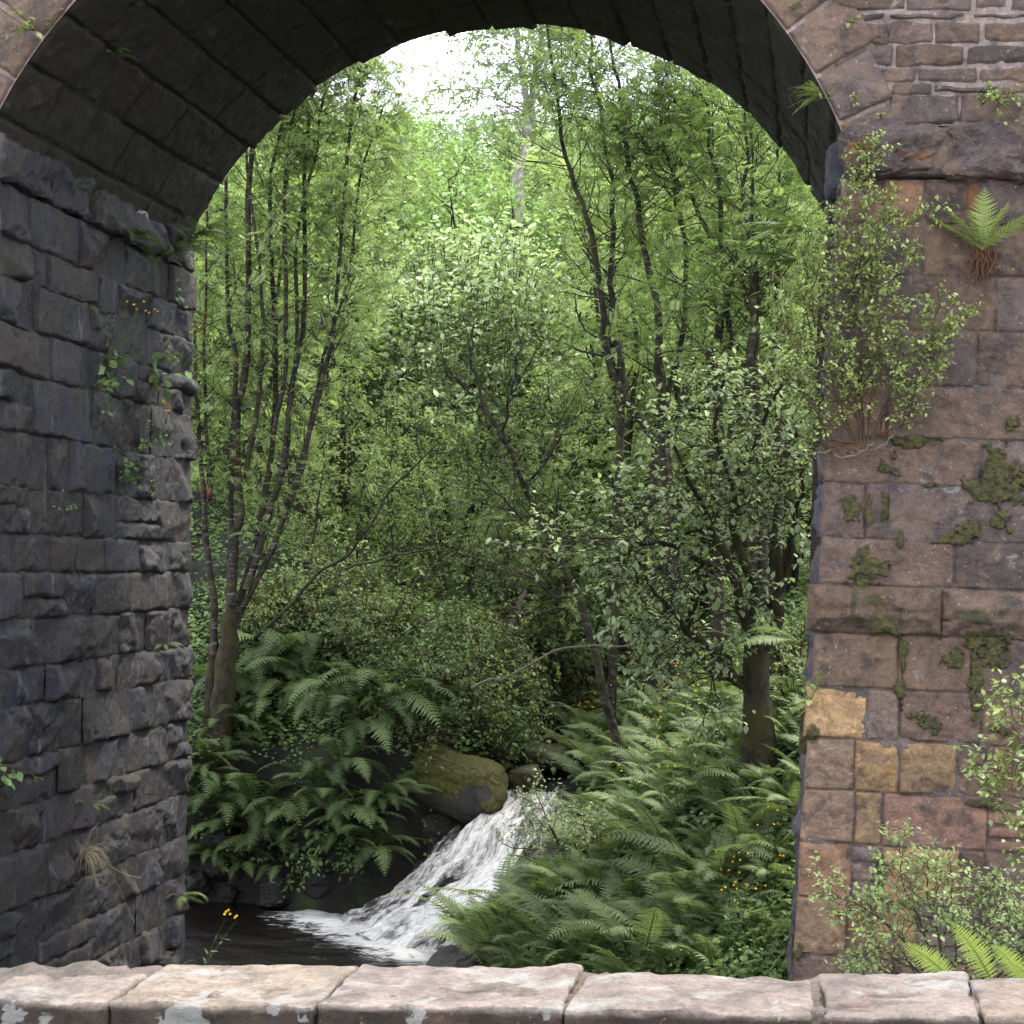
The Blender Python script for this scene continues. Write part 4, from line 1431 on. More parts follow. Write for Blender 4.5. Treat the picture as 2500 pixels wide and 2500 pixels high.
for k, (pts, r, dy) in enumerate(STEMS):
    P = smooth_line(pxline(pts, Yt, Yt + dy), 26, 0.018, k)
    w = MB()
    tube(w, P, np.linspace(r, max(.012, r * .3), 26), 7)
    for v in w.V:
        v += 0.006 * np.stack([fbm(v * 14, 2, 1), fbm(v * 14, 2, 2), 0 * v[:, 0]], -1)
    w.build('stem', M['bark'], tree)
    dress([P], tw, sp, 30, 0.9, 0.009, 5, 0.34, 0.15, 0.075, t0=0.3, elev=(0.25, 1.1), lift=0.25, bare=0.35, droop=0.3, taper=0.3, twr=0.0035, tint=(0.1, 0.95), up=1.6, ok=lambda p: p[1] > 22.6)
tops = [smooth_line(pxline(STEMS[k][0], Yt, Yt + STEMS[k][2]), 26, 0.018, k) for k in (2, 3, 4, 4, 5, 10, 6, 0)]
dress(tops, tw, sp, 24, 1.15, 0.008, 6, 0.4, 0.16, 0.07, t0=0.62, elev=(0.2, 0.9), lift=0.2, droop=0.3, taper=0.1, twr=0.003, tint=(0.3, 1.0), up=1.6, ok=lambda p: p[1] > 21.8)
print('left tree leaves', sp.count())
tw.build('twigs', M['dark_bark'], tree)
sp.mesh(T_ROWAN).build('crown', M['stem_tree_leaf'], tree)

# leaning tree in the middle
RNG = np.random.default_rng(101)
b0 = hit(1540, 1940)
Yl = b0[1]
pts = [(1540, 1950), (1517, 1833), (1485, 1716), (1471, 1675), (1452, 1592), (1419, 1466), (1382, 1382), (1345, 1322), (1312, 1252), (1280, 1182), (1233, 1075), (1187, 996), (1159, 916), (1150, 860), (1158, 790)]
tree = thing('leaning_tree', at(1540, 1945, Yl), 'slender dark tree leaning left across the middle of the arch', 'tree')
wood, sp = MB(), Sprays()
P = smooth_line(pxline(pts, Yl, Yl - 0.6), 44, 0.03)
tube(wood, P, np.linspace(0.066, 0.014, 44), 8)
br = [P[16:]]
for q in ([(1159, 945), (1120, 935), (1090, 918), (1060, 875)], [(1233, 1072), (1240, 1000), (1262, 930), (1275, 860), (1270, 780)], [(1312, 1265), (1250, 1245), (1180, 1180), (1120, 1120)],
          [(1345, 1330), (1420, 1290), (1500, 1260)], [(1420, 1470), (1330, 1440), (1260, 1400), (1150, 1420)], [(1280, 1185), (1330, 1120), (1380, 1060), (1440, 1040)]):
    B = smooth_line(pxline(q, Yl - 0.4, Yl - 0.9), 14, 0.05, len(q))
    tube(wood, B, np.linspace(0.022, 0.007, 14), 5)
    br.append(B)
dress(br, wood, sp, 26, 0.95, 0.009, 6, 0.4, 0.066, 0.036, t0=0.12, lift=0.25, bare=0.1, droop=0.15, taper=0.3, tint=(0.05, 0.8), ok=lambda p: p[1] > Yl - 0.7)
print('leaning', sp.count())
wood.build('trunk', M['dark_bark'], tree)
sp.mesh(T_LEAF).build('crown', M['alder_leaf'], tree)

# willow with mossy limbs on the right bank
RNG = np.random.default_rng(102)
Yw = 20.3
b0 = at(1850, 1740, Yw)
tree = thing('willow_tree', b0, 'spreading willow with a thick mossy trunk and broad grey green leaves', 'tree')
wood, sp = MB(), Sprays()
P = smooth_line(pxline([(1856, 1960), (1850, 1760), (1845, 1640), (1850, 1560)], Yw), 14)
tube(wood, P, np.interp(np.linspace(0, 1, 14), [0, .45, 1], [0.24, 0.155, 0.14]), 12)
limbs = []
for q, r, dy in (([(1850, 1590), (1880, 1500), (1885, 1400), (1880, 1250), (1890, 1100)], .085, -0.5), ([(1845, 1600), (1800, 1490), (1770, 1400), (1720, 1280), (1680, 1180), (1640, 1080)], .075, -1.2),
                 ([(1830, 1680), (1760, 1610), (1690, 1560), (1640, 1490), (1590, 1420)], .06, -1.0), ([(1850, 1560), (1840, 1440), (1800, 1300), (1790, 1180), (1760, 1050), (1770, 950)], .06, -1.4),
                 ([(1840, 1640), (1780, 1660), (1730, 1650), (1690, 1610)], .03, -.3), ([(1880, 1480), (1920, 1350), (1940, 1250), (1960, 1150)], .05, -1.0),
                 ([(1770, 1400), (1700, 1370), (1600, 1330), (1450, 1320)], .035, -1.6), ([(1790, 1200), (1860, 1080), (1900, 980), (1930, 900)], .035, -1.4)):
    B = smooth_line(pxline(q, Yw, Yw + dy), 16, 0.05, int(r * 1000))
    tube(wood, B, np.linspace(r, 0.015, 16), 8)
    limbs.append(B)
for v in wood.V:
    v += 0.012 * np.stack([fbm(v * 9, 3, 1), fbm(v * 9, 3, 2), 0 * v[:, 0]], -1)
dress(limbs, wood, sp, 15, 1.0, 0.012, 8, 0.45, 0.086, 0.05, t0=0.42, lift=0.0, elev=(0.1, 0.7), bare=0.05, droop=0.18, taper=0.25, tint=(0.05, 0.95), twr=0.005, up=3.5, ok=lambda p: p[1] > 17.7)
print('willow', sp.count())
wood.build('trunk', M['mossy_bark'], tree)
sp.mesh(tmpl_leaf(0.62)).build('crown', M['willow_leaf'], tree)

# rowans with dark upright stems on the right
ROWANS = [('rowan with a forked dark stem nearest the gap of sky', 25.5, [[(1600, 1480), (1590, 1250), (1600, 1080), (1545, 1000), (1490, 870), (1470, 700), (1440, 560), (1400, 440), (1370, 300), (1345, 130), (1330, -20)],
                                          [(1520, 930), (1492, 830), (1495, 650), (1490, 480), (1470, 300), (1440, 150), (1430, 40)]]),
          ('rowan of two straight dark stems behind the willow leaves', 24.6, [[(1640, 1500), (1625, 1090), (1620, 900), (1600, 700), (1560, 500), (1540, 350), (1510, 180), (1500, 20)], [(1650, 1480), (1642, 1090), (1640, 950), (1680, 750), (1660, 500), (1620, 300), (1610, 120)]]),
          ('rowan with a crooked dark stem under the right of the arch', 24.0, [[(1750, 1500), (1735, 1000), (1730, 880), (1762, 760), (1750, 550), (1720, 330), (1700, 180)], [(1760, 1480), (1790, 1000), (1775, 700), (1690, 500), (1640, 420), (1590, 330)]]),
          ('rowan of three close stems beside the right pier', 23.2, [[(1840, 1500), (1830, 900), (1830, 700), (1820, 450), (1815, 200)], [(1870, 1500), (1860, 880), (1850, 700), (1840, 540), (1830, 300)], [(1900, 1500), (1890, 1000), (1886, 760), (1900, 500), (1890, 300)]])]
for k, (lab, Y, stems) in enumerate(ROWANS):
    RNG = np.random.default_rng(110 + k)
    g = at(*stems[0][0], Y)
    gz_ = float(ground_z(g[0], g[1]))
    tree = thing('rowan_tree', (g[0], g[1], gz_), lab, 'tree', 'rowans on the right bank')
    sp, tw = Sprays(), MB()
    for j, q in enumerate(stems):
        P = pxline(q, Y, Y + 0.5 * j)
        P = np.vstack([[P[0][0], P[0][1], min(gz_ - 0.2, P[0][2] - 0.2)], P])
        P = smooth_line(P, 36, 0.05, k * 5 + j)
        w = MB()
        tube(w, P, np.linspace(0.085 if j == 0 else .065, 0.014, 36), 8)
        w.build('stem', M['dark_bark'], tree)
        dress([P], tw, sp, 40, 1.25, 0.016, 5, 0.5, 0.2, 0.115, t0=0.36, elev=(0.2, 0.9), lift=0.35, droop=0.15, taper=0.25, tint=(0.1, 1.0), spread=0.9, up=2.2, ok=lambda p: p[1] > Y - 0.45)
        if k < 3:
            dress([P], tw, sp, 16, 1.2, 0.012, 5, 0.5, 0.2, 0.11, t0=0.74, elev=(0.2, 0.9), lift=0.3, droop=0.15, taper=0.1, tint=(0.2, 1.0), up=2.2, ok=lambda p: p[1] > Y - 0.8)
    print('rowan', sp.count())
    tw.build('branches', M['dark_bark'], tree)
    sp.mesh(T_ROWAN).build('crown', M['rowan_leaf'], tree)

# birch far up the valley
RNG = np.random.default_rng(120)
Yb = 52.0
tree = thing('birch_tree', at(1285, 900, Yb), 'tall pale birch with open airy crown against the sky', 'tree')
wood, sp = MB(), Sprays()
P = smooth_line(pxline([(1285, 1000), (1280, 650), (1272, 430), (1292, 300), (1290, 240), (1270, 120), (1262, 0), (1260, -80)], Yb), 40, 0.1)
tube(wood, P, np.linspace(0.2, 0.04, 40), 8)
Pb = smooth_line(pxline([(1292, 280), (1305, 240), (1318, 120), (1325, 20), (1330, -80)], Yb), 20, 0.1)
tube(wood, Pb, np.linspace(0.12, 0.03, 20), 7)
dress([P], wood, sp, 72, 3.4, 0.03, 10, 0.9, 0.13, 0.065, t0=0.42, t1=0.98, lift=-0.1, droop=0.6, taper=0.45, tint=(0.1, 0.9), twr=0.01, elev=(0.1, 0.8))
dress([Pb], wood, sp, 16, 2.0, 0.03, 7, 0.9, 0.11, 0.09, t0=0.3, lift=-0.1, droop=0.6, tint=(0.1, 0.9), twr=0.01)
print('birch', sp.count())
wood.build('trunk', M['birch_bark'], tree)
sp.mesh(T_RHOMB).build('crown', M['birch_leaf'], tree)

# pale rounded tree that catches the light
RNG = np.random.default_rng(121)
Yp = 36.0


def dome_tree(name, px, py_base, Y, w, h, leaf, n, mat, label, T, seed, tint=(0.2, 1.0), group=None, bark='dark_bark'):
    """Rounded crown of leafy shoots that end on a lumpy dome."""
    global RNG
    RNG = np.random.default_rng(seed)
    b = at(px, py_base, Y)
    b[2] = float(ground_z(b[0], b[1]))
    root = thing(name, b, label, 'tree', group)
    wood, sp = MB(), Sprays()
    for k in range(7):
        a = RNG.uniform(0, 2 * PI)
        tube(wood, limb(b - [0, 0, .2], [math.cos(a) * .5, math.sin(a) * .5, 1], h * .7, 8, .25, .1), np.linspace(.09, .02, 9), 6)
    for k in range(n):
        a, e = RNG.uniform(0, 2 * PI), math.asin(RNG.uniform(-0.25, 1))
        d = np.array([math.cos(a) * math.cos(e), math.sin(a) * math.cos(e), math.sin(e)])
        lump = 1 + 0.16 * float(fbm(d[None] * 2.2, 3, seed)[0])
        rr = RNG.uniform(0.55, 1.0) ** 0.6 * lump
        c = b + np.array([0, 0, h * 0.45])
        tip = c + d * np.array([w, w, h * 0.55]) * rr
        st_ = tip - unit(d + [0, 0, 0.9]) * RNG.uniform(.4, .8)
        T_ = limb(st_, tip - st_, 0.6, 4, .25, .1)
        tube(wood, T_, np.linspace(.008, .003, 5), 3)
        sp.twig(T_, leaf, leaf * 0.5, 0.1, 1.0, 0.8, tint)
    wood.build('trunk', M[bark], root)
    sp.mesh(T).build('crown', mat, root)
    return root


dome_tree('pale_tree', 1120, 1000, 34.0, 3.3, 6.3, 0.16, 3800, M['pale_leaf'], 'rounded tree with bright silvery green leaves in the middle distance', T_LEAF, 121)
dome_tree('pale_tree', 1350, 1100, 37.5, 1.5, 4.9, 0.16, 600, M['pale_leaf'], 'smaller silvery green tree behind the leaning tree', T_NARROW, 122)

# ------------------------------------------------------------------ valley trees and hillside wood
SMALL = [proto_tree('young_tree', 6.0, 1.5, T_LEAF, M['wood_leaf_a'], M['dark_bark'], 0.095, 0.032, 'leafy green tree crowding the valley floor behind the arch', 'tree', 'trees crowding the valley floor', stems=2, nbr=32, twigs=5, seed=201, t0=0.12),
         proto_tree('young_tree', 6.0, 1.4, T_ROWAN, M['wood_leaf_a'], M['dark_bark'], 0.17, 0.07, 'feathery leaved tree among those crowding the valley floor', 'tree', 'feathery trees on the valley floor', stems=3, nbr=22, twigs=5, seed=202, t0=0.15),
         proto_tree('young_tree', 6.0, 1.6, T_LEAF, M['wood_leaf_b'], M['dark_bark'], 0.085, 0.03, 'dull green small leaved tree on the valley floor', 'tree', 'dull green trees on the valley floor', stems=2, nbr=32, twigs=5, seed=203, t0=0.12, droop=.4)]
SPOTS = [(640, 27.5, 300, 1), (735, 29.5, 400, 0), (840, 30.5, 560, 2), (690, 34, 270, 1), (905, 33, 740, 0), (560, 29.5, 330, 0), (800, 37, 400, 1), (500, 32, 280, 2), (600, 37, 250, 0),
         (960, 29.5, 930, 2), (1060, 28.5, 990, 0), (1160, 29.5, 1010, 1), (1255, 30, 1010, 2), (1350, 31, 930, 0), (1440, 33, 700, 1), (1540, 31, 470, 0), (1640, 30, 340, 1), (1740, 33, 260, 2),
         (1850, 28.5, 330, 1), (1950, 29.5, 360, 0), (2050, 28, 400, 2), (1000, 33, 900, 1), (1480, 38, 600, 0), (1590, 40, 420, 2), (1700, 41, 300, 0), (1820, 40, 260, 1), (900, 42, 520, 2),
         (780, 43, 420, 0), (680, 45, 330, 2), (560, 45, 260, 1), (440, 36, 250, 0), (2140, 34, 300, 0), (1930, 42, 250, 2), (870, 27.5, 1060, 1), (760, 26.5, 1010, 2), (980, 26.8, 1180, 0),
         (1120, 26.8, 1210, 2), (1250, 27.3, 1180, 0), (1390, 28, 1080, 1), (640, 26, 1030, 0), (1480, 29, 900, 2), (340, 30, 300, 1), (2230, 30, 350, 1)]
used = [False] * 3
rr = random.Random(9)
for px, Y, top, v in SPOTS:
    p = at(px, 1360, Y)
    g = float(ground_z(p[0], Y))
    H = max(2.2, at(px, top, Y)[2] - g)
    s = H / 6.0
    o = SMALL[v]
    if used[v]:
        dup(o, (p[0], Y, g), rr.uniform(0, 6.28), s)
    else:
        used[v] = True
        o.location = (p[0], Y, g)
        o.rotation_euler = (0, 0, rr.uniform(0, 6.28))
        o.scale = (s, s, s)

for k in range(26):                                  # the wood goes on behind both piers
    x = rr.uniform(2.2, 13) if k % 3 else rr.uniform(-17, -10)
    y = rr.uniform(23, 44)
    s = rr.uniform(.5, .8) if x > 0 else rr.uniform(.7, 1.1)
    dup(SMALL[k % 3], (x, y, float(ground_z(x, y))), rr.uniform(0, 6.28), s)

FAR = [proto_tree('woodland_tree', 8.0, 2.3, T_RHOMB, M['hazed_far_leaf'], M['dark_bark'], 0.2, 0.1, 'tree of the pale green wood that covers the far hillside', 'tree', 'trees of the hillside wood', stems=2, nbr=34, twigs=8, seed=211, t0=0.12, L_tw=.9, r0=.14),
       proto_tree('woodland_tree', 8.0, 2.2, T_RHOMB, M['hazed_far_leaf'], M['dark_bark'], 0.18, 0.09, 'tree of the pale green wood that covers the far hillside', 'tree', 'trees of the hillside wood', stems=1, nbr=44, twigs=8, seed=212, t0=0.12, L_tw=.9, r0=.14),
       proto_tree('woodland_tree', 8.0, 2.4, T_RHOMB, M['wood_leaf_b'], M['dark_bark'], 0.2, 0.1, 'tree of the pale green wood that covers the far hillside', 'tree', 'trees of the hillside wood', stems=3, nbr=24, twigs=8, seed=213, t0=0.12, L_tw=.9, r0=.14)]
used = [False] * 3
row = 0
for Y in (48, 53, 59, 66, 74, 84, 96, 110, 126, 144, 164):
    n = 24
    for i in range(n):
        px = -150 + (2750 + 150) * (i + rr.uniform(-.4, .4) + 0.5 * (row % 2)) / (n - 1)
        YY = Y + rr.uniform(-2, 2)
        p = at(px, 1360, YY)
        g = float(ground_z(p[0], YY))
        s = rr.uniform(0.75, 1.2) * (1 if Y < 70 else 1.15)
        lim = float(np.interp(px, [400, 700, 850, 1000, 1250, 1400, 1600, 2100], [150, 200, 262, 275, 268, 240, 180, 120]))
        hmax = at(px, lim, YY)[2] - g
        s = min(s, hmax / 8.3)
        if abs(px - 1280) < 75 and YY < 53:
            continue
        if s < 0.35:
            continue
        v = rr.randrange(3)
        o = FAR[v]
        if used[v]:
            dup(o, (p[0], YY, g), rr.uniform(0, 6.28), s)
        else:
            used[v] = True
            o.location = (p[0], YY, g)
            o.scale = (s, s, s)
    row += 1

# ------------------------------------------------------------------ bushes over the stream and on the banks
def proto_bush(name, seed, R, leaf, T, mat, n, label, group, tint=(0.0, 0.9)):
    global RNG
    RNG = np.random.default_rng(seed)
    root = thing(name, (0, 0, 0), label, 'bush', group)
    wood, sp = MB(), Sprays()
    for k in range(n):
        a = RNG.uniform(0, 2 * PI)
        d = np.array([math.cos(a), math.sin(a), RNG.uniform(0.15, 1.6)])
        B = limb((0, 0, -0.1), d, R * RNG.uniform(0.5, 1.2), 7, 0.4, -0.05)
        tube(wood, B, np.linspace(0.012, 0.004, 8), 4)
        for q in range(6):
            j = RNG.integers(2, 7)
            T_ = limb(B[j], side_dirs(B[j] - B[j - 1], 1, (0.2, .9))[0], R * .35, 4, .4, 0)
            tube(wood, T_, np.linspace(0.004, 0.002, 5), 3)
            sp.twig(T_, leaf, leaf * .55, .2, .9, 1.2, tint)
    wood.build('stems', M['twig'], root)
    sp.mesh(T).build('foliage', mat, root)
    return root


BUSH = [proto_bush('bush', 301, 0.95, 0.07, T_LEAF, M['alder_leaf'], 30, 'dark leafy bush among those overhanging the stream', 'bushes overhanging the stream'),
        proto_bush('bush', 302, 0.9, 0.085, T_WIDE, M['herb_leaf'], 26, 'broad leaved bush among those overhanging the stream', 'broad leaved bushes by the stream'),
        proto_bush('bush', 303, 1.0, 0.055, T_LEAF, M['wood_leaf_b'], 34, 'fine leaved bush among those overhanging the stream', 'fine leaved bushes by the stream')]
BS = [(870, 1540, 2), (960, 1500, 0), (1050, 1560, 1), (1130, 1500, 0), (1210, 1560, 2), (1300, 1500, 1), (1390, 1540, 0), (1470, 1480, 2), (1560, 1560, 0), (1040, 1640, 0), (1120, 1640, 2), (1210, 1640, 0),
      (1080, 1730, 1), (1150, 1720, 0), (1230, 1720, 2), (980, 1700, 2), (1010, 1790, 0), (1330, 1690, 2), (1380, 1640, 0), (1460, 1600, 1), (1540, 1500, 2), (1640, 1560, 0), (700, 1450, 0), (780, 1480, 1),
      (640, 1500, 2), (880, 1460, 0), (1270, 1780, 2), (1190, 1780, 1), (1560, 1640, 2), (1640, 1640, 1), (1930, 1560, 0), (1950, 1680, 2), (1720, 1540, 0), (1350, 1430, 2), (1150, 1400, 1), (1000, 1420, 0),
      (1500, 1400, 0), (800, 1400, 2), (1450, 1700, 0), (940, 1600, 1)]
used = [False] * 3
for px, py, v in BS:
    p = hit(px, py + 60)
    s = rr.uniform(0.7, 1.2) * (1 + 0.012 * (p[1] - 24))
    o = BUSH[v]
    if used[v]:
        dup(o, p, rr.uniform(0, 6.28), s)
    else:
        used[v] = True
        o.location = tuple(p)
        o.scale = (s, s, s)
# bush that hangs over the right edge of the fall
RNG = np.random.default_rng(320)
b = hit(1410, 2120)
root = thing('bush', b, 'thin small leaved bush leaning over the right edge of the white water', 'bush')
wood, sp = MB(), Sprays()
for q in ([(1560, 2150), (1480, 2080), (1380, 2060), (1300, 2070), (1230, 2060)], [(1420, 2130), (1370, 2060), (1330, 1970), (1290, 1910)], [(1400, 2140), (1360, 2030), (1310, 2020), (1290, 1990)], [(1590, 2150), (1540, 2080), (1500, 2070), (1440, 2040)],
          [(1420, 2130), (1440, 2050), (1420, 1980)]):
    B = smooth_line(pxline(q, b[1], b[1] - 0.6), 12, 0.03)
    tube(wood, B, np.linspace(.014, .005, 12), 5)
    dress([B], wood, sp, 12, .38, .005, 5, .17, .05, .028, t0=.25, lift=.1, tint=(.2, .9), twr=.002)
wood.build('stems', M['twig'], root)
sp.mesh(T_LEAF).build('foliage', M['willow_leaf'], root)

# bare fallen branches across the gloom over the stream
for k, (q, Y, r, lab) in enumerate((([(1060, 1500), (1150, 1510), (1210, 1520), (1260, 1495), (1340, 1490), (1380, 1475)], 26.2, .05, 'curved bare bough lying across the dark hollow'),
                                    ([(1150, 1680), (1260, 1640), (1400, 1575), (1550, 1570), (1700, 1545), (1860, 1560)], 22.6, .018, 'long thin bare branch reaching left from the willow'),
                                    ([(830, 1390), (950, 1350), (1080, 1340), (1200, 1360), (1330, 1400)], 25.0, .02, 'pale bare branch arching over the undergrowth'),
                                    ([(1180, 1330), (1300, 1340), (1400, 1355), (1500, 1400), (1560, 1460)], 24.0, .025, 'mossy bare branch crossing behind the leaning trunk'),
                                    ([(620, 1560), (700, 1480), (780, 1400), (860, 1330), (950, 1200), (1060, 1080)], 23.6, .03, 'thin bare bough slanting up from the many stemmed tree'),
                                    ([(1240, 1550), (1270, 1480), (1290, 1420), (1300, 1370)], 27.0, .07, 'short dark trunk standing in the gloom over the stream'))):
    mb = MB()
    B = smooth_line(pxline(q, Y, Y + .8), 22, .04, k)
    tube(mb, B, np.linspace(r, r * .35, 22), 6)
    for i in range(8):
        j = 3 + 2 * i
        tube(mb, limb(B[j], side_dirs(B[j] - B[j - 1], 1, (.3, 1))[0], .5, 5, .4, 0), np.linspace(r * .3, .003, 6), 4)
    tag(mb.build('fallen_branch', M['dark_bark'] if k % 2 == 0 else M['pale_twig']), lab, 'branch')

# ------------------------------------------------------------------ ferns
random.seed(31)
rr = random.Random(31)
FR_BANK = 'one of the green ferns that blanket the right bank'
FERN_R = [fern_plant('fern', 400 + k, L=0.95, n=10, mat=M['fern'], label=FR_BANK, group='ferns on the right bank', e=(0.7, 1.35), tip=(-0.8, 0.1)) for k in range(5)]
FL_BANK = 'one of the deep green ferns hanging on the shaded left bank'
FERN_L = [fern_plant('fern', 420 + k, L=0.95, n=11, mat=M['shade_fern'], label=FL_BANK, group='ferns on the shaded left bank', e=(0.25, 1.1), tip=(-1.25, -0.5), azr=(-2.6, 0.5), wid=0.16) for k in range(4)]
fused = {}


def put(o, loc, rot, sc, label=None, tilt=None):
    """First use moves the plant itself, every later one copies it."""
    if o.name not in fused:
        fused[o.name] = 1
        o.location = tuple(loc)
        o.rotation_euler = (tilt[0], tilt[1], rot) if tilt else (0, 0, rot)
        o.scale = (sc, sc, sc)
        if label:
            o['label'] = label
        return o
    return dup(o, loc, rot, sc, label, tilt)


# right bank: evenly spread, bigger towards the arch
pts = []
tries = 0
while len(pts) < 165 and tries < 9000:
    tries += 1
    px, py = rr.uniform(1120, 2010), rr.uniform(1730, 2420)
    edge = np.interp(py, [1730, 1850, 1950, 2060, 2150, 2230, 2300, 2420], [1400, 1400, 1440, 1440, 1330, 1290, 1270, 1300])
    if px < edge:
        continue
    p = hit(px, py)
    if p[1] > 30 or p[2] < WATER + 0.1:
        continue
    dmin = 0.30 if p[1] < 21 else 0.33
    if any((p[0] - q[0]) ** 2 + (p[1] - q[1]) ** 2 < dmin ** 2 for q in pts):
        continue
    pts.append(p)
print('bank ferns', len(pts))
for p in pts:
    o = FERN_R[rr.randrange(5)]
    s = rr.uniform(0.6, 1.0) * (1.0 if p[1] < 22 else 0.95)
    put(o, p, rr.uniform(0, 6.28), s, tilt=(rr.uniform(-.15, .25), rr.uniform(-.3, .05)))
for k in range(40):
    x, y = rr.uniform(2.0, 8), rr.uniform(14, 24)
    put(FERN_R[rr.randrange(5)], (x, y, float(ground_z(x, y))), rr.uniform(0, 6.28), rr.uniform(.8, 1.2))
for px, py in ((1180, 2330), (1240, 2290), (1210, 2390), (1330, 2360), (1290, 2250), (1420, 2370), (1560, 2380), (1650, 2330), (1700, 2240), (1760, 2180), (1500, 2300)):
    p = hit(px, py)
    put(FERN_R[rr.randrange(5)], p, rr.uniform(0, 6.28), rr.uniform(1.1, 1.45), tilt=(rr.uniform(0, .25), rr.uniform(-.3, .05)))

# left bank and the dark cliff over the pool
for px, py, s in ((560, 1690, .9), (620, 1650, 1.1), (690, 1600, 1.2), (770, 1600, 1.1), (700, 1690, .9), (830, 1690, 1.1), (910, 1700, 1.25), (860, 1760, 1.0), (960, 1740, 1.0), (800, 1720, .9),
                  (500, 1900, .8), (505, 2010, 1.0), (560, 2020, 1.0), (620, 2010, 1.1), (660, 2050, .9), (720, 1980, .9), (770, 1940, .8), (800, 1990, .8), (830, 1890, .8), 
                  (880, 2030, .8), (905, 2080, .8), (930, 1990, .7), (540, 1800, .7), (600, 1770, .8), (490, 1850, .8), (680, 2120, .6), (580, 2120, .6), (520, 2100, .6), (760, 2090, .6), (830, 2110, .55),
                  (750, 1660, 1.1), (640, 1720, .9)):
    p = hit(px, py)
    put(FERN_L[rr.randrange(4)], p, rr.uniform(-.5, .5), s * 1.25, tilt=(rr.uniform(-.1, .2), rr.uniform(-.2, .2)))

# ferns that hang from the back of the right pier
for k, (px, py, s, lab) in enumerate(((1985, 560, .75, 'dark fern hanging under the foot of the arch beside the shrub'), (1975, 640, .7, 'soft green fern below the dark one at the back of the right pier'), (1950, 1560, .6, 'pale fern poking out behind the right pier at mid height'), (1940, 1960, .75, 'pale fern leaning out beside the lower part of the right pier'))):
    o = fern_plant('fern', 450 + k, L=1.0, n=7, mat=M['fern' if k > 1 else 'shade_fern'], label=lab, e=(0.0, .6), tip=(-.7, -.2), azr=(2.2, 4.2))
    q = at(px, py, 17.75 if k < 2 else 18.3)
    o.location = tuple(q)
    o.scale = (s, s, s)

# fern rooted in the joint of the right pier
RNG = np.random.default_rng(460)
fb = at(2398, 612, 12.96)
root = thing('wall_fern', fb, 'fresh green fern growing out of the right pier above a tangle of brown roots', 'fern')
for az, L, e0, e1, ti in ((math.radians(-95), .42, 1.45, 1.25, .7), (math.radians(190), .42, .95, .55, .6), (math.radians(205), .36, .55, .25, .5), (math.radians(-20), .44, .75, .35, .65), (math.radians(-40), .38, 1.15, .75, .6),
                          (math.radians(-150), .3, 1.2, .9, .5), (math.radians(175), .5, .62, .5, .4), (math.radians(-60), .2, .6, .1, .4)):
    mb = MB()
    frond_mesh(mb, (0, 0, 0), az, L, e0, e1, 20, wid=.27, nseg=9, tint=ti, zig=.35, pw=0.021, inner=.14, twist=RNG.normal(0, .15))
    for v in mb.V:
        v += fb + np.array([0, -.03, 0])
    mb.build('frond', M['bright_fern'], root)
mb = MB()
for k in range(46):
    a = np.array([fb[0] + RNG.normal(0, .035), 12.965, fb[2] + RNG.uniform(-.04, .05)])
    tube(mb, limb(a, (RNG.normal(0, .25), -.12 + RNG.normal(0, .05), -1), RNG.uniform(.1, .26), 6, .4, 0), np.linspace(.008, .0025, 7), 4)
mb.build('roots', M['root'], root)

# bright fern fronds that rise just behind the road wall at the lower right
RNG = np.random.default_rng(461)
fb = at(2590, 2560, 6.2)
root = thing('wayside_fern', (fb[0], fb[1], fb[2] - .25), 'bright yellow green fern fronds just behind the road wall at its right end', 'fern')
for pts_, ti in (([(2420, 2560), (2330, 2400), (2260, 2345), (2185, 2308)], .7), ([(2480, 2540), (2420, 2390), (2370, 2320), (2290, 2258)], .8), ([(2560, 2540), (2500, 2400), (2455, 2340), (2400, 2312)], .9),
                 ([(2640, 2560), (2560, 2420), (2510, 2390), (2445, 2352)], .75), ([(2700, 2500), (2620, 2380), (2560, 2340), (2470, 2330)], .6)):
    a, c = at(*pts_[1], 6.2), at(*pts_[3], 6.05)
    b = at(*pts_[2], 6.1)
    L = np.linalg.norm(c - a) * 1.05
    d0, d1 = b - a, c - b
    mb = MB()
    az = math.atan2(d0[1], d0[0])
    e0 = math.atan2(d0[2], math.hypot(d0[0], d0[1])) + .12
    e1 = math.atan2(d1[2], math.hypot(d1[0], d1[1])) - .1
    frond_mesh(mb, (0, 0, 0), az, L, e0, e1, 24, wid=.17, nseg=8, tint=ti, zig=.4, pw=.022, inner=.02, twist=.9)
    for v in mb.V:
        v += a
    tube(mb, smooth_line([fb + [0, 0, -.25], (fb + a) / 2 + [0, 0, -.05], a], 8), .004, 4)
    mb.build('frond', M['bright_fern'], root)

# ------------------------------------------------------------------ shrubs and small plants on the masonry
def sprig(name, label, cat, base, lines, T, leaf, step, mat, wr=.006, n_br=8, L_br=.18, twigs=3, L_tw=.09, wood='twig', tint=(.2, 1), t0=.25, bare=0, lift=.25, parts=('stems', 'foliage'), group=None, droop=.1, seed=1, spread=.9):
    global RNG
    RNG = np.random.default_rng(seed)
    root = thing(name, base, label, cat, group)
    w, sp = MB(), Sprays()
    for P in lines:
        P = smooth_line(P, 14, .012, len(P))
        tube(w, P, np.linspace(wr, wr * .35, 14), 5)
        dress([P], w, sp, n_br, L_br, wr * .5, twigs, L_tw, leaf, step, t0=t0, bare=bare, lift=lift, tint=tint, twr=.0016, droop=droop, spread=spread)
    w.build(parts[0], M[wood], root)
    sp.mesh(T).build(parts[1], mat, root)
    return root


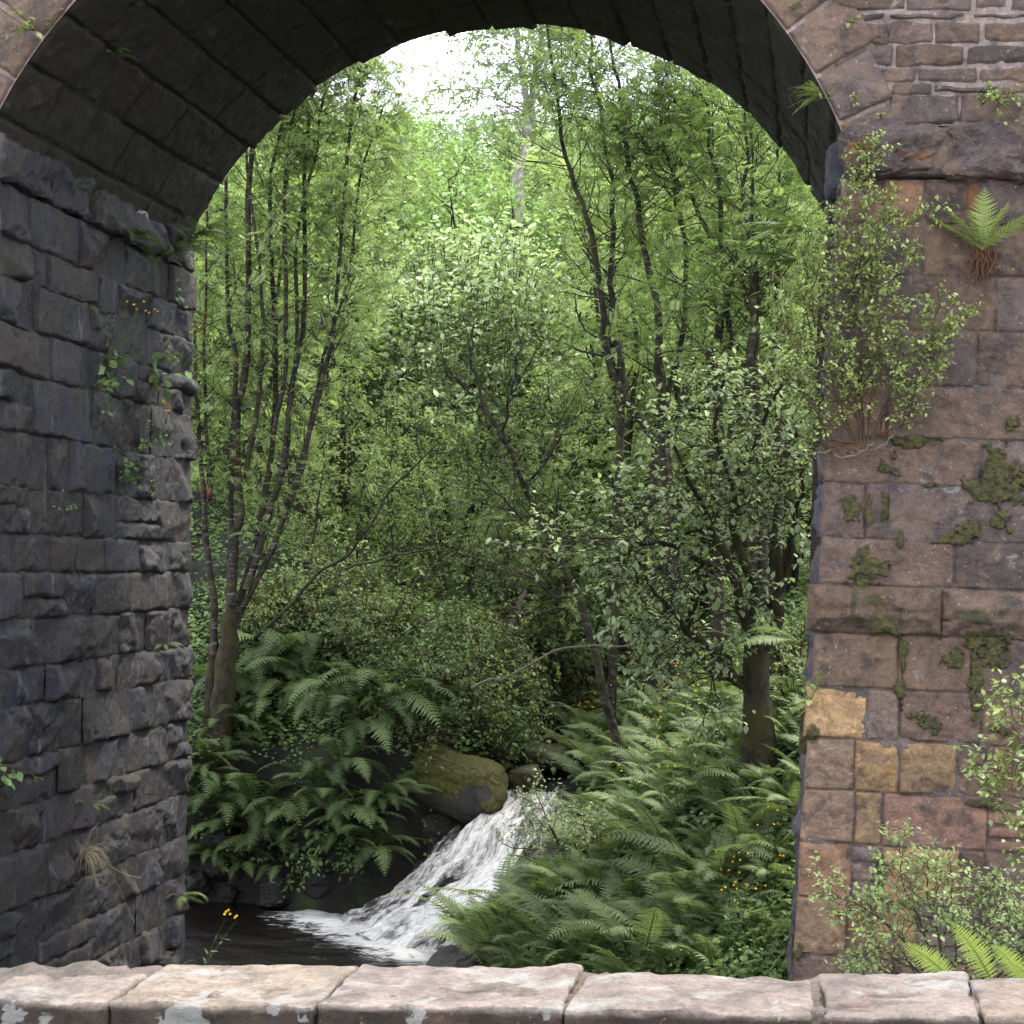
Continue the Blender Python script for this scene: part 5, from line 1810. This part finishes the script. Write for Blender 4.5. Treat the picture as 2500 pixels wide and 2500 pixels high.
Yp = 12.86
base = at(2100, 1080, Yp)
lines = []
for q, dy in (([(2100, 1080), (2060, 960), (2040, 820), (2050, 650), (2070, 480), (2080, 370)], -.1), ([(2110, 1080), (2100, 900), (2120, 750), (2140, 600), (2190, 480)], -.2), ([(2090, 1075), (2030, 950), (1970, 820), (1950, 700), (1990, 600)], -.15),
              ([(2120, 1070), (2140, 900), (2150, 760), (2200, 640), (2250, 520)], -.3), ([(2080, 1060), (2000, 900), (1930, 830), (1900, 760)], -.2), ([(2140, 1060), (2220, 960), (2270, 860), (2290, 740)], -.3),
              ([(2110, 1080), (2080, 900), (2080, 760), (2020, 620), (2040, 540)], -.3), ([(2130, 1070), (2170, 920), (2180, 800), (2160, 700)], -.4), ([(2095, 1080), (2010, 990), (1950, 930), (1910, 880)], -.35),
              ([(2150, 1050), (2240, 930), (2310, 860), (2350, 790)], -.25), ([(2080, 1080), (2010, 1020), (1960, 880), (1920, 640)], -.1), ([(2100, 1080), (2060, 900), (2000, 760), (1985, 640)], -.4), ([(2090, 800), (2100, 650), (2110, 500), (2140, 390)], -.15),
              ([(2060, 700), (2120, 640), (2170, 560)], -.3), ([(1990, 800), (1960, 660), (1975, 520)], -.25)):
    lines.append(smooth_line(pxline(q, Yp, Yp + dy), 9, .05, q[1][0]))
sprig('wall_shrub', 'big fresh green shrub sprouting from a joint of the right pier', 'shrub', base, lines, T_LEAF, .036, .016, M['wall_shrub_leaf'], wr=.008, n_br=22, L_br=.22, twigs=4, L_tw=.12, seed=500, t0=.1, lift=.5)
for o in [bpy.data.objects['wall_shrub']]:
    mb = MB()
    for q in ([(1880, 1075), (1950, 1105), (2010, 1100), (2055, 1085)], [(2040, 1090), (2080, 1112), (2110, 1095), (2130, 1080)], [(2060, 1085), (2120, 1100), (2160, 1080), (2180, 1060)], [(2030, 1085), (2050, 1115), (2090, 1105)]):
        tube(mb, smooth_line(pxline(q, 12.9, 12.86), 14, .01), np.linspace(.003, .008, 14), 6)
    mb.build('roots', M['pale_twig'], o)

base = at(2330, 2440, 9.5)
lines = [pxline(q, 9.6, 9.6 + dy) for q, dy in (([(2300, 2480), (2230, 2330), (2150, 2240), (2080, 2200), (2040, 2180)], -.2), ([(2310, 2480), (2260, 2300), (2200, 2150), (2185, 2060)], .2), ([(2320, 2480), (2290, 2300), (2260, 2180), (2255, 2100)], -.1),
         ([(2330, 2480), (2330, 2320), (2320, 2200), (2310, 2100)], .1), ([(2350, 2480), (2380, 2340), (2420, 2240), (2440, 2170)], .1), ([(2360, 2480), (2420, 2340), (2480, 2260), (2520, 2180)], -.2), ([(2320, 2480), (2240, 2370), (2150, 2320), (2090, 2330)], -.3),
         ([(2300, 2480), (2200, 2380), (2130, 2380), (2080, 2390)], -.1), ([(2340, 2480), (2350, 2380), (2370, 2300), (2360, 2200)], -.3), ([(2400, 2480), (2440, 2380), (2500, 2320)], -.3), ([(2280, 2480), (2190, 2300), (2120, 2220)], .3), ([(2380, 2480), (2400, 2300), (2390, 2190)], .3))]
sprig('bramble_bush', 'grey green small leaved bush in front of the foot of the right pier', 'bush', base, lines, T_LEAF, .032, .018, M['wood_leaf_b'], wr=.007, n_br=14, L_br=.26, twigs=4, L_tw=.12, seed=501, t0=.3)

base = at(2560, 1900, 9.0)
lines = [pxline(q, 9.0, 8.8) for q in ([(2600, 1980), (2540, 1900), (2490, 1800), (2460, 1740)], [(2600, 1980), (2530, 1920), (2450, 1880), (2420, 1870)], [(2600, 1980), (2560, 1860), (2500, 1760), (2500, 1700)], [(2600, 2000), (2540, 1960), (2460, 1945), (2430, 1960)],
                                       [(2600, 2060), (2540, 2060), (2490, 2050)])]
lines = [np.vstack([at(2680, 2500, 9.0), P]) for P in lines]
sprig('birch_sapling', 'birch twigs with small toothed leaves reaching in front of the pier from the side', 'sapling', at(2680, 2500, 9.0), lines, T_WIDE, .036, .024, M['wall_shrub_leaf'], wr=.006, n_br=10, L_br=.2, twigs=3, L_tw=.12, seed=502, t0=.55, tint=(0, .7))

# small plants: (kind, px, py, label ...)
def on_left(px, py):
    """Point of the left pier's flank seen at a pixel."""
    for Y in np.arange(12.9, 17.6, .01):
        p = at(px, py, Y)
        if p[0] <= wall_l(p[1], p[2], 0.03)[0]:
            return p
    return at(px, py, 17.5)


def tuft(name, label, cat, base, n, L, T, leaf, step, mat, seed, out=(0, 0, 1), spread_=.8, group=None, wood='twig', tint=(.2, .9), width=None):
    """Small plant: short stems fanned about a direction, leaves along them."""
    global RNG
    RNG = np.random.default_rng(seed)
    root = thing(name, base, label, cat, group)
    w, sp = MB(), Sprays()
    for k in range(n):
        d = unit(np.array(out) + spread_ * RNG.normal(size=3))
        B = limb(base, d, L * RNG.uniform(.5, 1.15), 6, .3, 0)
        tube(w, B, np.linspace(.0035, .0015, 7), 4)
        sp.twig(B, leaf, step, .25, .9, .8, tint, start=.2)
    w.build('stems', M[wood], root)
    sp.mesh(T).build('foliage', mat, root)
    return root


for k, (px, py, n, L, T, leaf, lab) in enumerate((
        (265, 870, 8, .32, T_WIDE, .11, 'largest broad leaved plant hanging on the left pier'), (250, 935, 7, .2, T_WIDE, .07, 'pale clump of rounded leaves under the largest plant on the left pier'),
        (380, 915, 6, .28, T_WIDE, .1, 'broad leaved plant near the inner edge of the left pier'), (295, 1160, 12, .35, T_WIDE, .055, 'leafy spray halfway up the left pier with a bare trailing stem'),
        (345, 1090, 8, .3, T_LEAF, .05, 'thin upright sprig on the left pier above the leafy spray'), (370, 1190, 7, .25, T_LEAF, .045, 'fine sprig beside the leafy spray, nearer the water side'),
        (240, 1000, 5, .16, T_WIDE, .05, 'small plant rooted on the left pier below the pale clump'), (150, 1240, 6, .18, T_LEAF, .03, 'small yellowish sprig on the bare stones of the left pier'),
        (10, 1880, 5, .22, T_WIDE, .075, 'round leaved plant at the frame edge low on the left pier'), (400, 860, 5, .2, T_LEAF, .07, 'small dark leaved plant above the broad leaved one on the left pier'),
        (430, 720, 4, .2, T_WIDE, .07, 'small plant high on the left pier below the hanging ferns'))):
    p = on_left(px, py)
    tuft('wall_plant', lab, 'plant', p, n, L, T, leaf, leaf * .5, M['herb_leaf'], 520 + k, out=(.6, -.3, .35))
for k, (px, py, lab) in enumerate(((312, 575, 'fern tuft hanging below the drain pipe'), (450, 590, 'large fern tuft at the far end of the ledge on the left pier'), (400, 620, 'fern tuft between the pipe and the far end of the ledge'), (205, 740, 'small fern on the left pier below the ledge'),
                                   (480, 560, 'fern sprays at the foot of the barrel against the daylight'), (175, 445, 'little fern on the ledge of the left pier'), (280, 125, 'little fern growing in a joint of the vault'), (430, 2360, 'little fern at the foot of the left pier above the wall'), (440, 2180, 'small fern on the lowest stones of the left pier'), (400, 1565, 'small fern on the left pier beside the many stemmed tree'),
                                   (215, 1960, 'tiny fern low on the left pier above the dry grass'))):
    p = on_left(px, py) if k not in (4, 6) else at(px, py, 17.2 if k == 4 else 14.2)
    if k == 6:
        # on the vault: follow the sight line to the curved stones
        for Y in np.arange(13.0, 17.5, .02):
            p = at(px, py, Y)
            if math.hypot(p[0] - ARC_C, p[2] - ARC_Z) > ARC_R - .02:
                break
    o = fern_plant('fern', 540 + k, L=[.42, .5, .34, .2, .5, .22, .2, .3, .3, .2, .2][k], n=[11, 14, 9, 6, 10, 5, 5, 6, 7, 5, 4][k], mat=M['shade_fern'], label=lab, e=(-.2, .9), tip=(-1.3, -.6), azr=(-1.9, 1.2), pairs=18, wid=.2)
    o.location = tuple(p)

# yellow flowers
def flowers(name, label, lines, heads, r, seed, leafs=True, group=None, cat='flower'):
    global RNG
    RNG = np.random.default_rng(seed)
    root = thing(name, lines[0][0], label, cat, group)
    w, sp = MB(), Sprays()
    for P in lines:
        P = smooth_line(P, 10, .01)
        tube(w, P, np.linspace(.004, .002, 10), 4)
        if leafs:
            sp.twig(P[:7], .07, .06, .1, .9, .8, (.2, .8))
    w.build('stems', M['herb_leaf'], root)
    if leafs:
        sp.mesh(T_NARROW).build('foliage', M['herb_leaf'], root)
    for c in heads:
        mb = MB()
        k = 13
        a = np.linspace(0, 2 * PI, k, endpoint=False)
        f = unit(np.array([RNG.normal(0, .4), -.9, .6 + RNG.normal(0, .3)]))
        u = unit(np.cross(f, [0, 0, 1.]))
        v = np.cross(u, f)
        d = np.cos(a)[:, None] * u + np.sin(a)[:, None] * v + .25 * f
        scatter(mb, T_RHOMB, np.repeat(np.array(c)[None], k, 0), d, np.repeat(f[None], k, 0), r, RNG.uniform(.2, 1, k))
        mb.build('flower_head', M['petal'], root)
    return root


def hd(base, k, s, seed):
    r = np.random.default_rng(seed)
    return [base + r.normal(size=3) * s for _ in range(k)]


p0 = on_left(270, 860)
heads = [on_left(x, y) + np.array([.12, -.05, 0]) for x, y in ((283, 738), (300, 745), (308, 757), (330, 760), (338, 765), (352, 757), (358, 762), (325, 738))]
flowers('hawkweed', 'yellow flower spray in front of the upper stones of the left pier', [np.array([p0, (p0 + h) / 2 + [.08, -.05, 0], h]) for h in heads[::2]], heads, .013, 1, False)
p0 = on_left(440, 905)
heads = [on_left(x, y) + np.array([.12, -.05, 0]) for x, y in ((445, 793), (452, 805), (462, 800), (440, 812), (458, 818))]
flowers('hawkweed', 'yellow flowers at the inner edge of the left pier', [np.array([p0, (p0 + h) / 2 + [.06, -.05, 0], h]) for h in heads[::2]], heads, .013, 2, False)
p0 = on_left(405, 1035)
heads = [on_left(x, y) + np.array([.1, -.05, 0]) for x, y in ((378, 980), (384, 987), (386, 1003), (393, 1003))]
flowers('hawkweed', 'two yellow flowers hanging lower on the left pier beside a thin stem', [np.array([p0, (p0 + h) / 2, h]) for h in heads[::3]], heads, .015, 3, False)
p0 = at(480, 2390, 15.0)
heads = [at(x, y, 15.0) for x, y in ((552, 2226), (562, 2232), (558, 2222), (578, 2236), (574, 2240), (548, 2232))]
flowers('hawkweed', 'tall yellow flowered weed standing in front of the dark pool', [np.array([p0, at(520, 2310, 15.0), at(550, 2240, 15.0)]), np.array([p0, at(540, 2300, 15.0), at(575, 2245, 15.0)])], heads, .013, 4)
RG = [(1545, 1690, 25), (1580, 1675, 26), (1630, 1700, 24.5), (1500, 1750, 25), (1660, 1720, 24), (1620, 1740, 23.5), (1440, 1760, 26), (1690, 1790, 23), (1600, 1880, 22.5), (1700, 1860, 22), (1660, 1940, 21.5), (1400, 2150, 21), (1860, 2100, 19.5), (1760, 2230, 19), (1850, 2260, 18.5), (1560, 1960, 22), (1920, 2390, 17.8), (1790, 2390, 18.2)]
for k, (px, py, Y) in enumerate(RG):
    p = hit(px, py + 70)
    r = np.random.default_rng(600 + k)
    tops = [p + np.array([r.normal(0, .12), r.normal(0, .12), r.uniform(.55, .95)]) for _ in range(4)]
    heads = [t_ + r.normal(size=3) * .05 for t_ in tops for _ in range(4 if k < 9 else 2)]
    flowers('ragwort', 'yellow flowered ragwort rising among the ferns of the right bank', [np.array([p, (p + t_) / 2 + r.normal(size=3) * .03, t_]) for t_ in tops], heads, .013, 620 + k, group='ragworts among the ferns', cat='flower')

for k, (px, py) in enumerate(((690, 2040), (740, 2080), (800, 2060), (640, 2110), (860, 2110), (560, 2080), (500, 2050), (770, 2130), (600, 2030), (710, 2140))):
    q = hit(px, py)
    tuft('hanging_plant', 'leafy plant trailing down the dark cliff over the pool', 'plant', q, 16, .42, T_LEAF, .07, .03, M['herb_leaf'], 900 + k, out=(.1, -.7, -.5), spread_=.6, group='plants trailing down the dark cliff')

# dry grass tuft on the left pier
RNG = np.random.default_rng(640)
p = on_left(205, 2085)
mb = MB()
for k in range(70):
    d = np.array([.5 + RNG.normal(0, .3), RNG.normal(0, .3), RNG.uniform(-.2, 1.0)])
    B = limb(p + RNG.normal(0, .015, 3), d, RNG.uniform(.15, .38), 7, .2, -1.3)
    tube(mb, B, np.linspace(.003, .0012, 8), 3)
for q in ([(205, 2080), (250, 2130), (280, 2190), (308, 2255)], [(205, 2080), (250, 2115), (290, 2135), (325, 2142)]):
    tube(mb, smooth_line(np.array([on_left(*c) + [.08, 0, 0] for c in q]), 10), .003, 4)
mb.A['tint'] = [(0, RNG.random(mb.n))]
tag(mb.build('dry_grass_tuft', M['dry_grass']), 'tuft of dry bleached grass hanging low on the left pier', 'grass tuft')

# plants where the arch springs
p = at(75, 60, 12.9)
tuft('wall_plant', 'yellow green sprig growing on the arch stones in the upper left corner', 'plant', at(85, 75, 12.9), 9, .22, T_LEAF, .06, .035, M['wall_shrub_leaf'], 660, out=(0, -.5, .9), spread_=.6)
RNG = np.random.default_rng(661)
mb = MB()
c = at(2000, 235, 12.95)
for k in range(34):
    frond_mesh(mb, c + RNG.normal(0, .012, 3), RNG.uniform(-2.6, -.5) if k % 2 else RNG.uniform(2.6, 4.0), RNG.uniform(.12, .26), RNG.uniform(-.5, .9), RNG.uniform(-1.2, .1), 12, wid=.09, nseg=2, tint=RNG.uniform(.2, .9), zig=.0, pw=.03, inner=.05)
tag(mb.build('spleenwort', M['wall_shrub_leaf']), 'spiky yellow green fern tuft on the edge of the arch stones', 'fern')
for k, (px, py, lab, L) in enumerate(((2090, 243, 'tiny rosette on the face of the lowest arch stone', .06), (2440, 245, 'creeping plant on the ledge between the two arches', .16), (2400, 255, 'reddish creeping plant on the ledge beside the rough stones', .12), (2150, 285, 'creeping green along the joint above the left rough stone', .1),
                                      (2080, 55, 'thin dark sprig in the joint of the arch stones', .08), (1975, 1712, 'round leaved seedling sprouting at the edge of the right pier', .2), (2230, 635, 'small leafy sprig on the pier beside the fern', .12), (2300, 500, 'small ragged fern above the joint left of the fern', .14))):
    pos_ = at(px, py, 12.9 if k not in (5,) else 12.97)
    tuft('wall_plant', lab, 'plant', pos_, 7 if k != 1 else 26, L, T_WIDE, .035 if k not in (5,) else .06, .022, M['wall_shrub_leaf'], 680 + k, out=(0 if k != 5 else -.5, -.4, .5), spread_=.8)

# ------------------------------------------------------------------ ground cover
RNG = np.random.default_rng(700)
mb = MB()


def cover(x0, x1, y0, y1, n, size, T, keep=None):
    x, y = RNG.uniform(x0, x1, n), RNG.uniform(y0, y1, n)
    z = ground_z(x, y)
    ok = z > np.where(y < 24, WATER + .08, -99)
    xc = np.interp(y, SY, SX)
    hw = np.interp(y, SY, SH)
    ok &= ~((np.abs(x - xc) < hw * .9) & (y > 20))
    for f in (keep or []):
        ok &= f(x, y, z)
    x, y, z = x[ok], y[ok], z[ok]
    k = len(x)
    h = RNG.random(k) ** 1.6 * .28
    # leaves stand off the slope
    e = .05
    gx = (ground_z(x + e, y) - z) / e
    gy = (ground_z(x, y + e) - z) / e
    nn = unit(np.stack([-gx, -gy, np.ones(k)], -1))
    p = np.stack([x, y, z], -1) + nn * h[:, None]
    a = RNG.uniform(0, 2 * PI, k)
    d = np.stack([np.cos(a), np.sin(a), RNG.uniform(-.3, .5, k)], -1)
    patchy = np.clip(.5 + .6 * fbm(p * 1.6, 3, 5) + RNG.normal(0, .15, k), 0, 1)
    scatter(mb, T, p, d, nn + RNG.normal(0, .35, (k, 3)), size * RNG.uniform(.6, 1.4, k), patchy)


cover(-4.5, .6, 13.2, 24, 26000, .065, T_WIDE)
cover(-3, .8, 16.5, 19, 7000, .085, T_WIDE)
cover(-9, -4, 22.2, 25.5, 16000, .06, T_LEAF, [lambda x, y, z: z > -2.7 + .4 * fbm(np.stack([x * 2, y * 2, z], -1), 2, 3)])
cover(-9, 2, 24, 36, 42000, .075, T_LEAF)
cover(1.9, 12, 13, 30, 30000, .1, T_WIDE)
cover(-16, -9, 22, 36, 14000, .1, T_LEAF)
cover(-14, 5, 36, 55, 26000, .14, T_RHOMB)
tag(mb.build('ground_cover', M['ground_leaf']), None, None, None, 'stuff')
mb = MB()
n = 6000
x, y = RNG.uniform(-4.3, .6, n), RNG.uniform(16, 25, n)
z = ground_z(x, y)
ok = (z > WATER + .1) & (x - np.interp(y, SY, SX) > np.interp(y, SY, SH))
ok &= fbm(np.stack([x * .9, y * .9, 0 * x], -1), 2, 8) > -.1
p = np.stack([x, y, z], -1)[ok]
k = len(p)
a = RNG.uniform(0, 2 * PI, k)
d = np.stack([np.cos(a) * .5, np.sin(a) * .5, np.ones(k)], -1)
nn = np.stack([np.sin(a), -np.cos(a), .3 + 0 * a], -1)
scatter(mb, tmpl_leaf(.035, .2, -.25), p, d, nn, RNG.uniform(.2, .45, k), RNG.random(k))
tag(mb.build('grass', M['fern']), None, None, None, 'stuff')
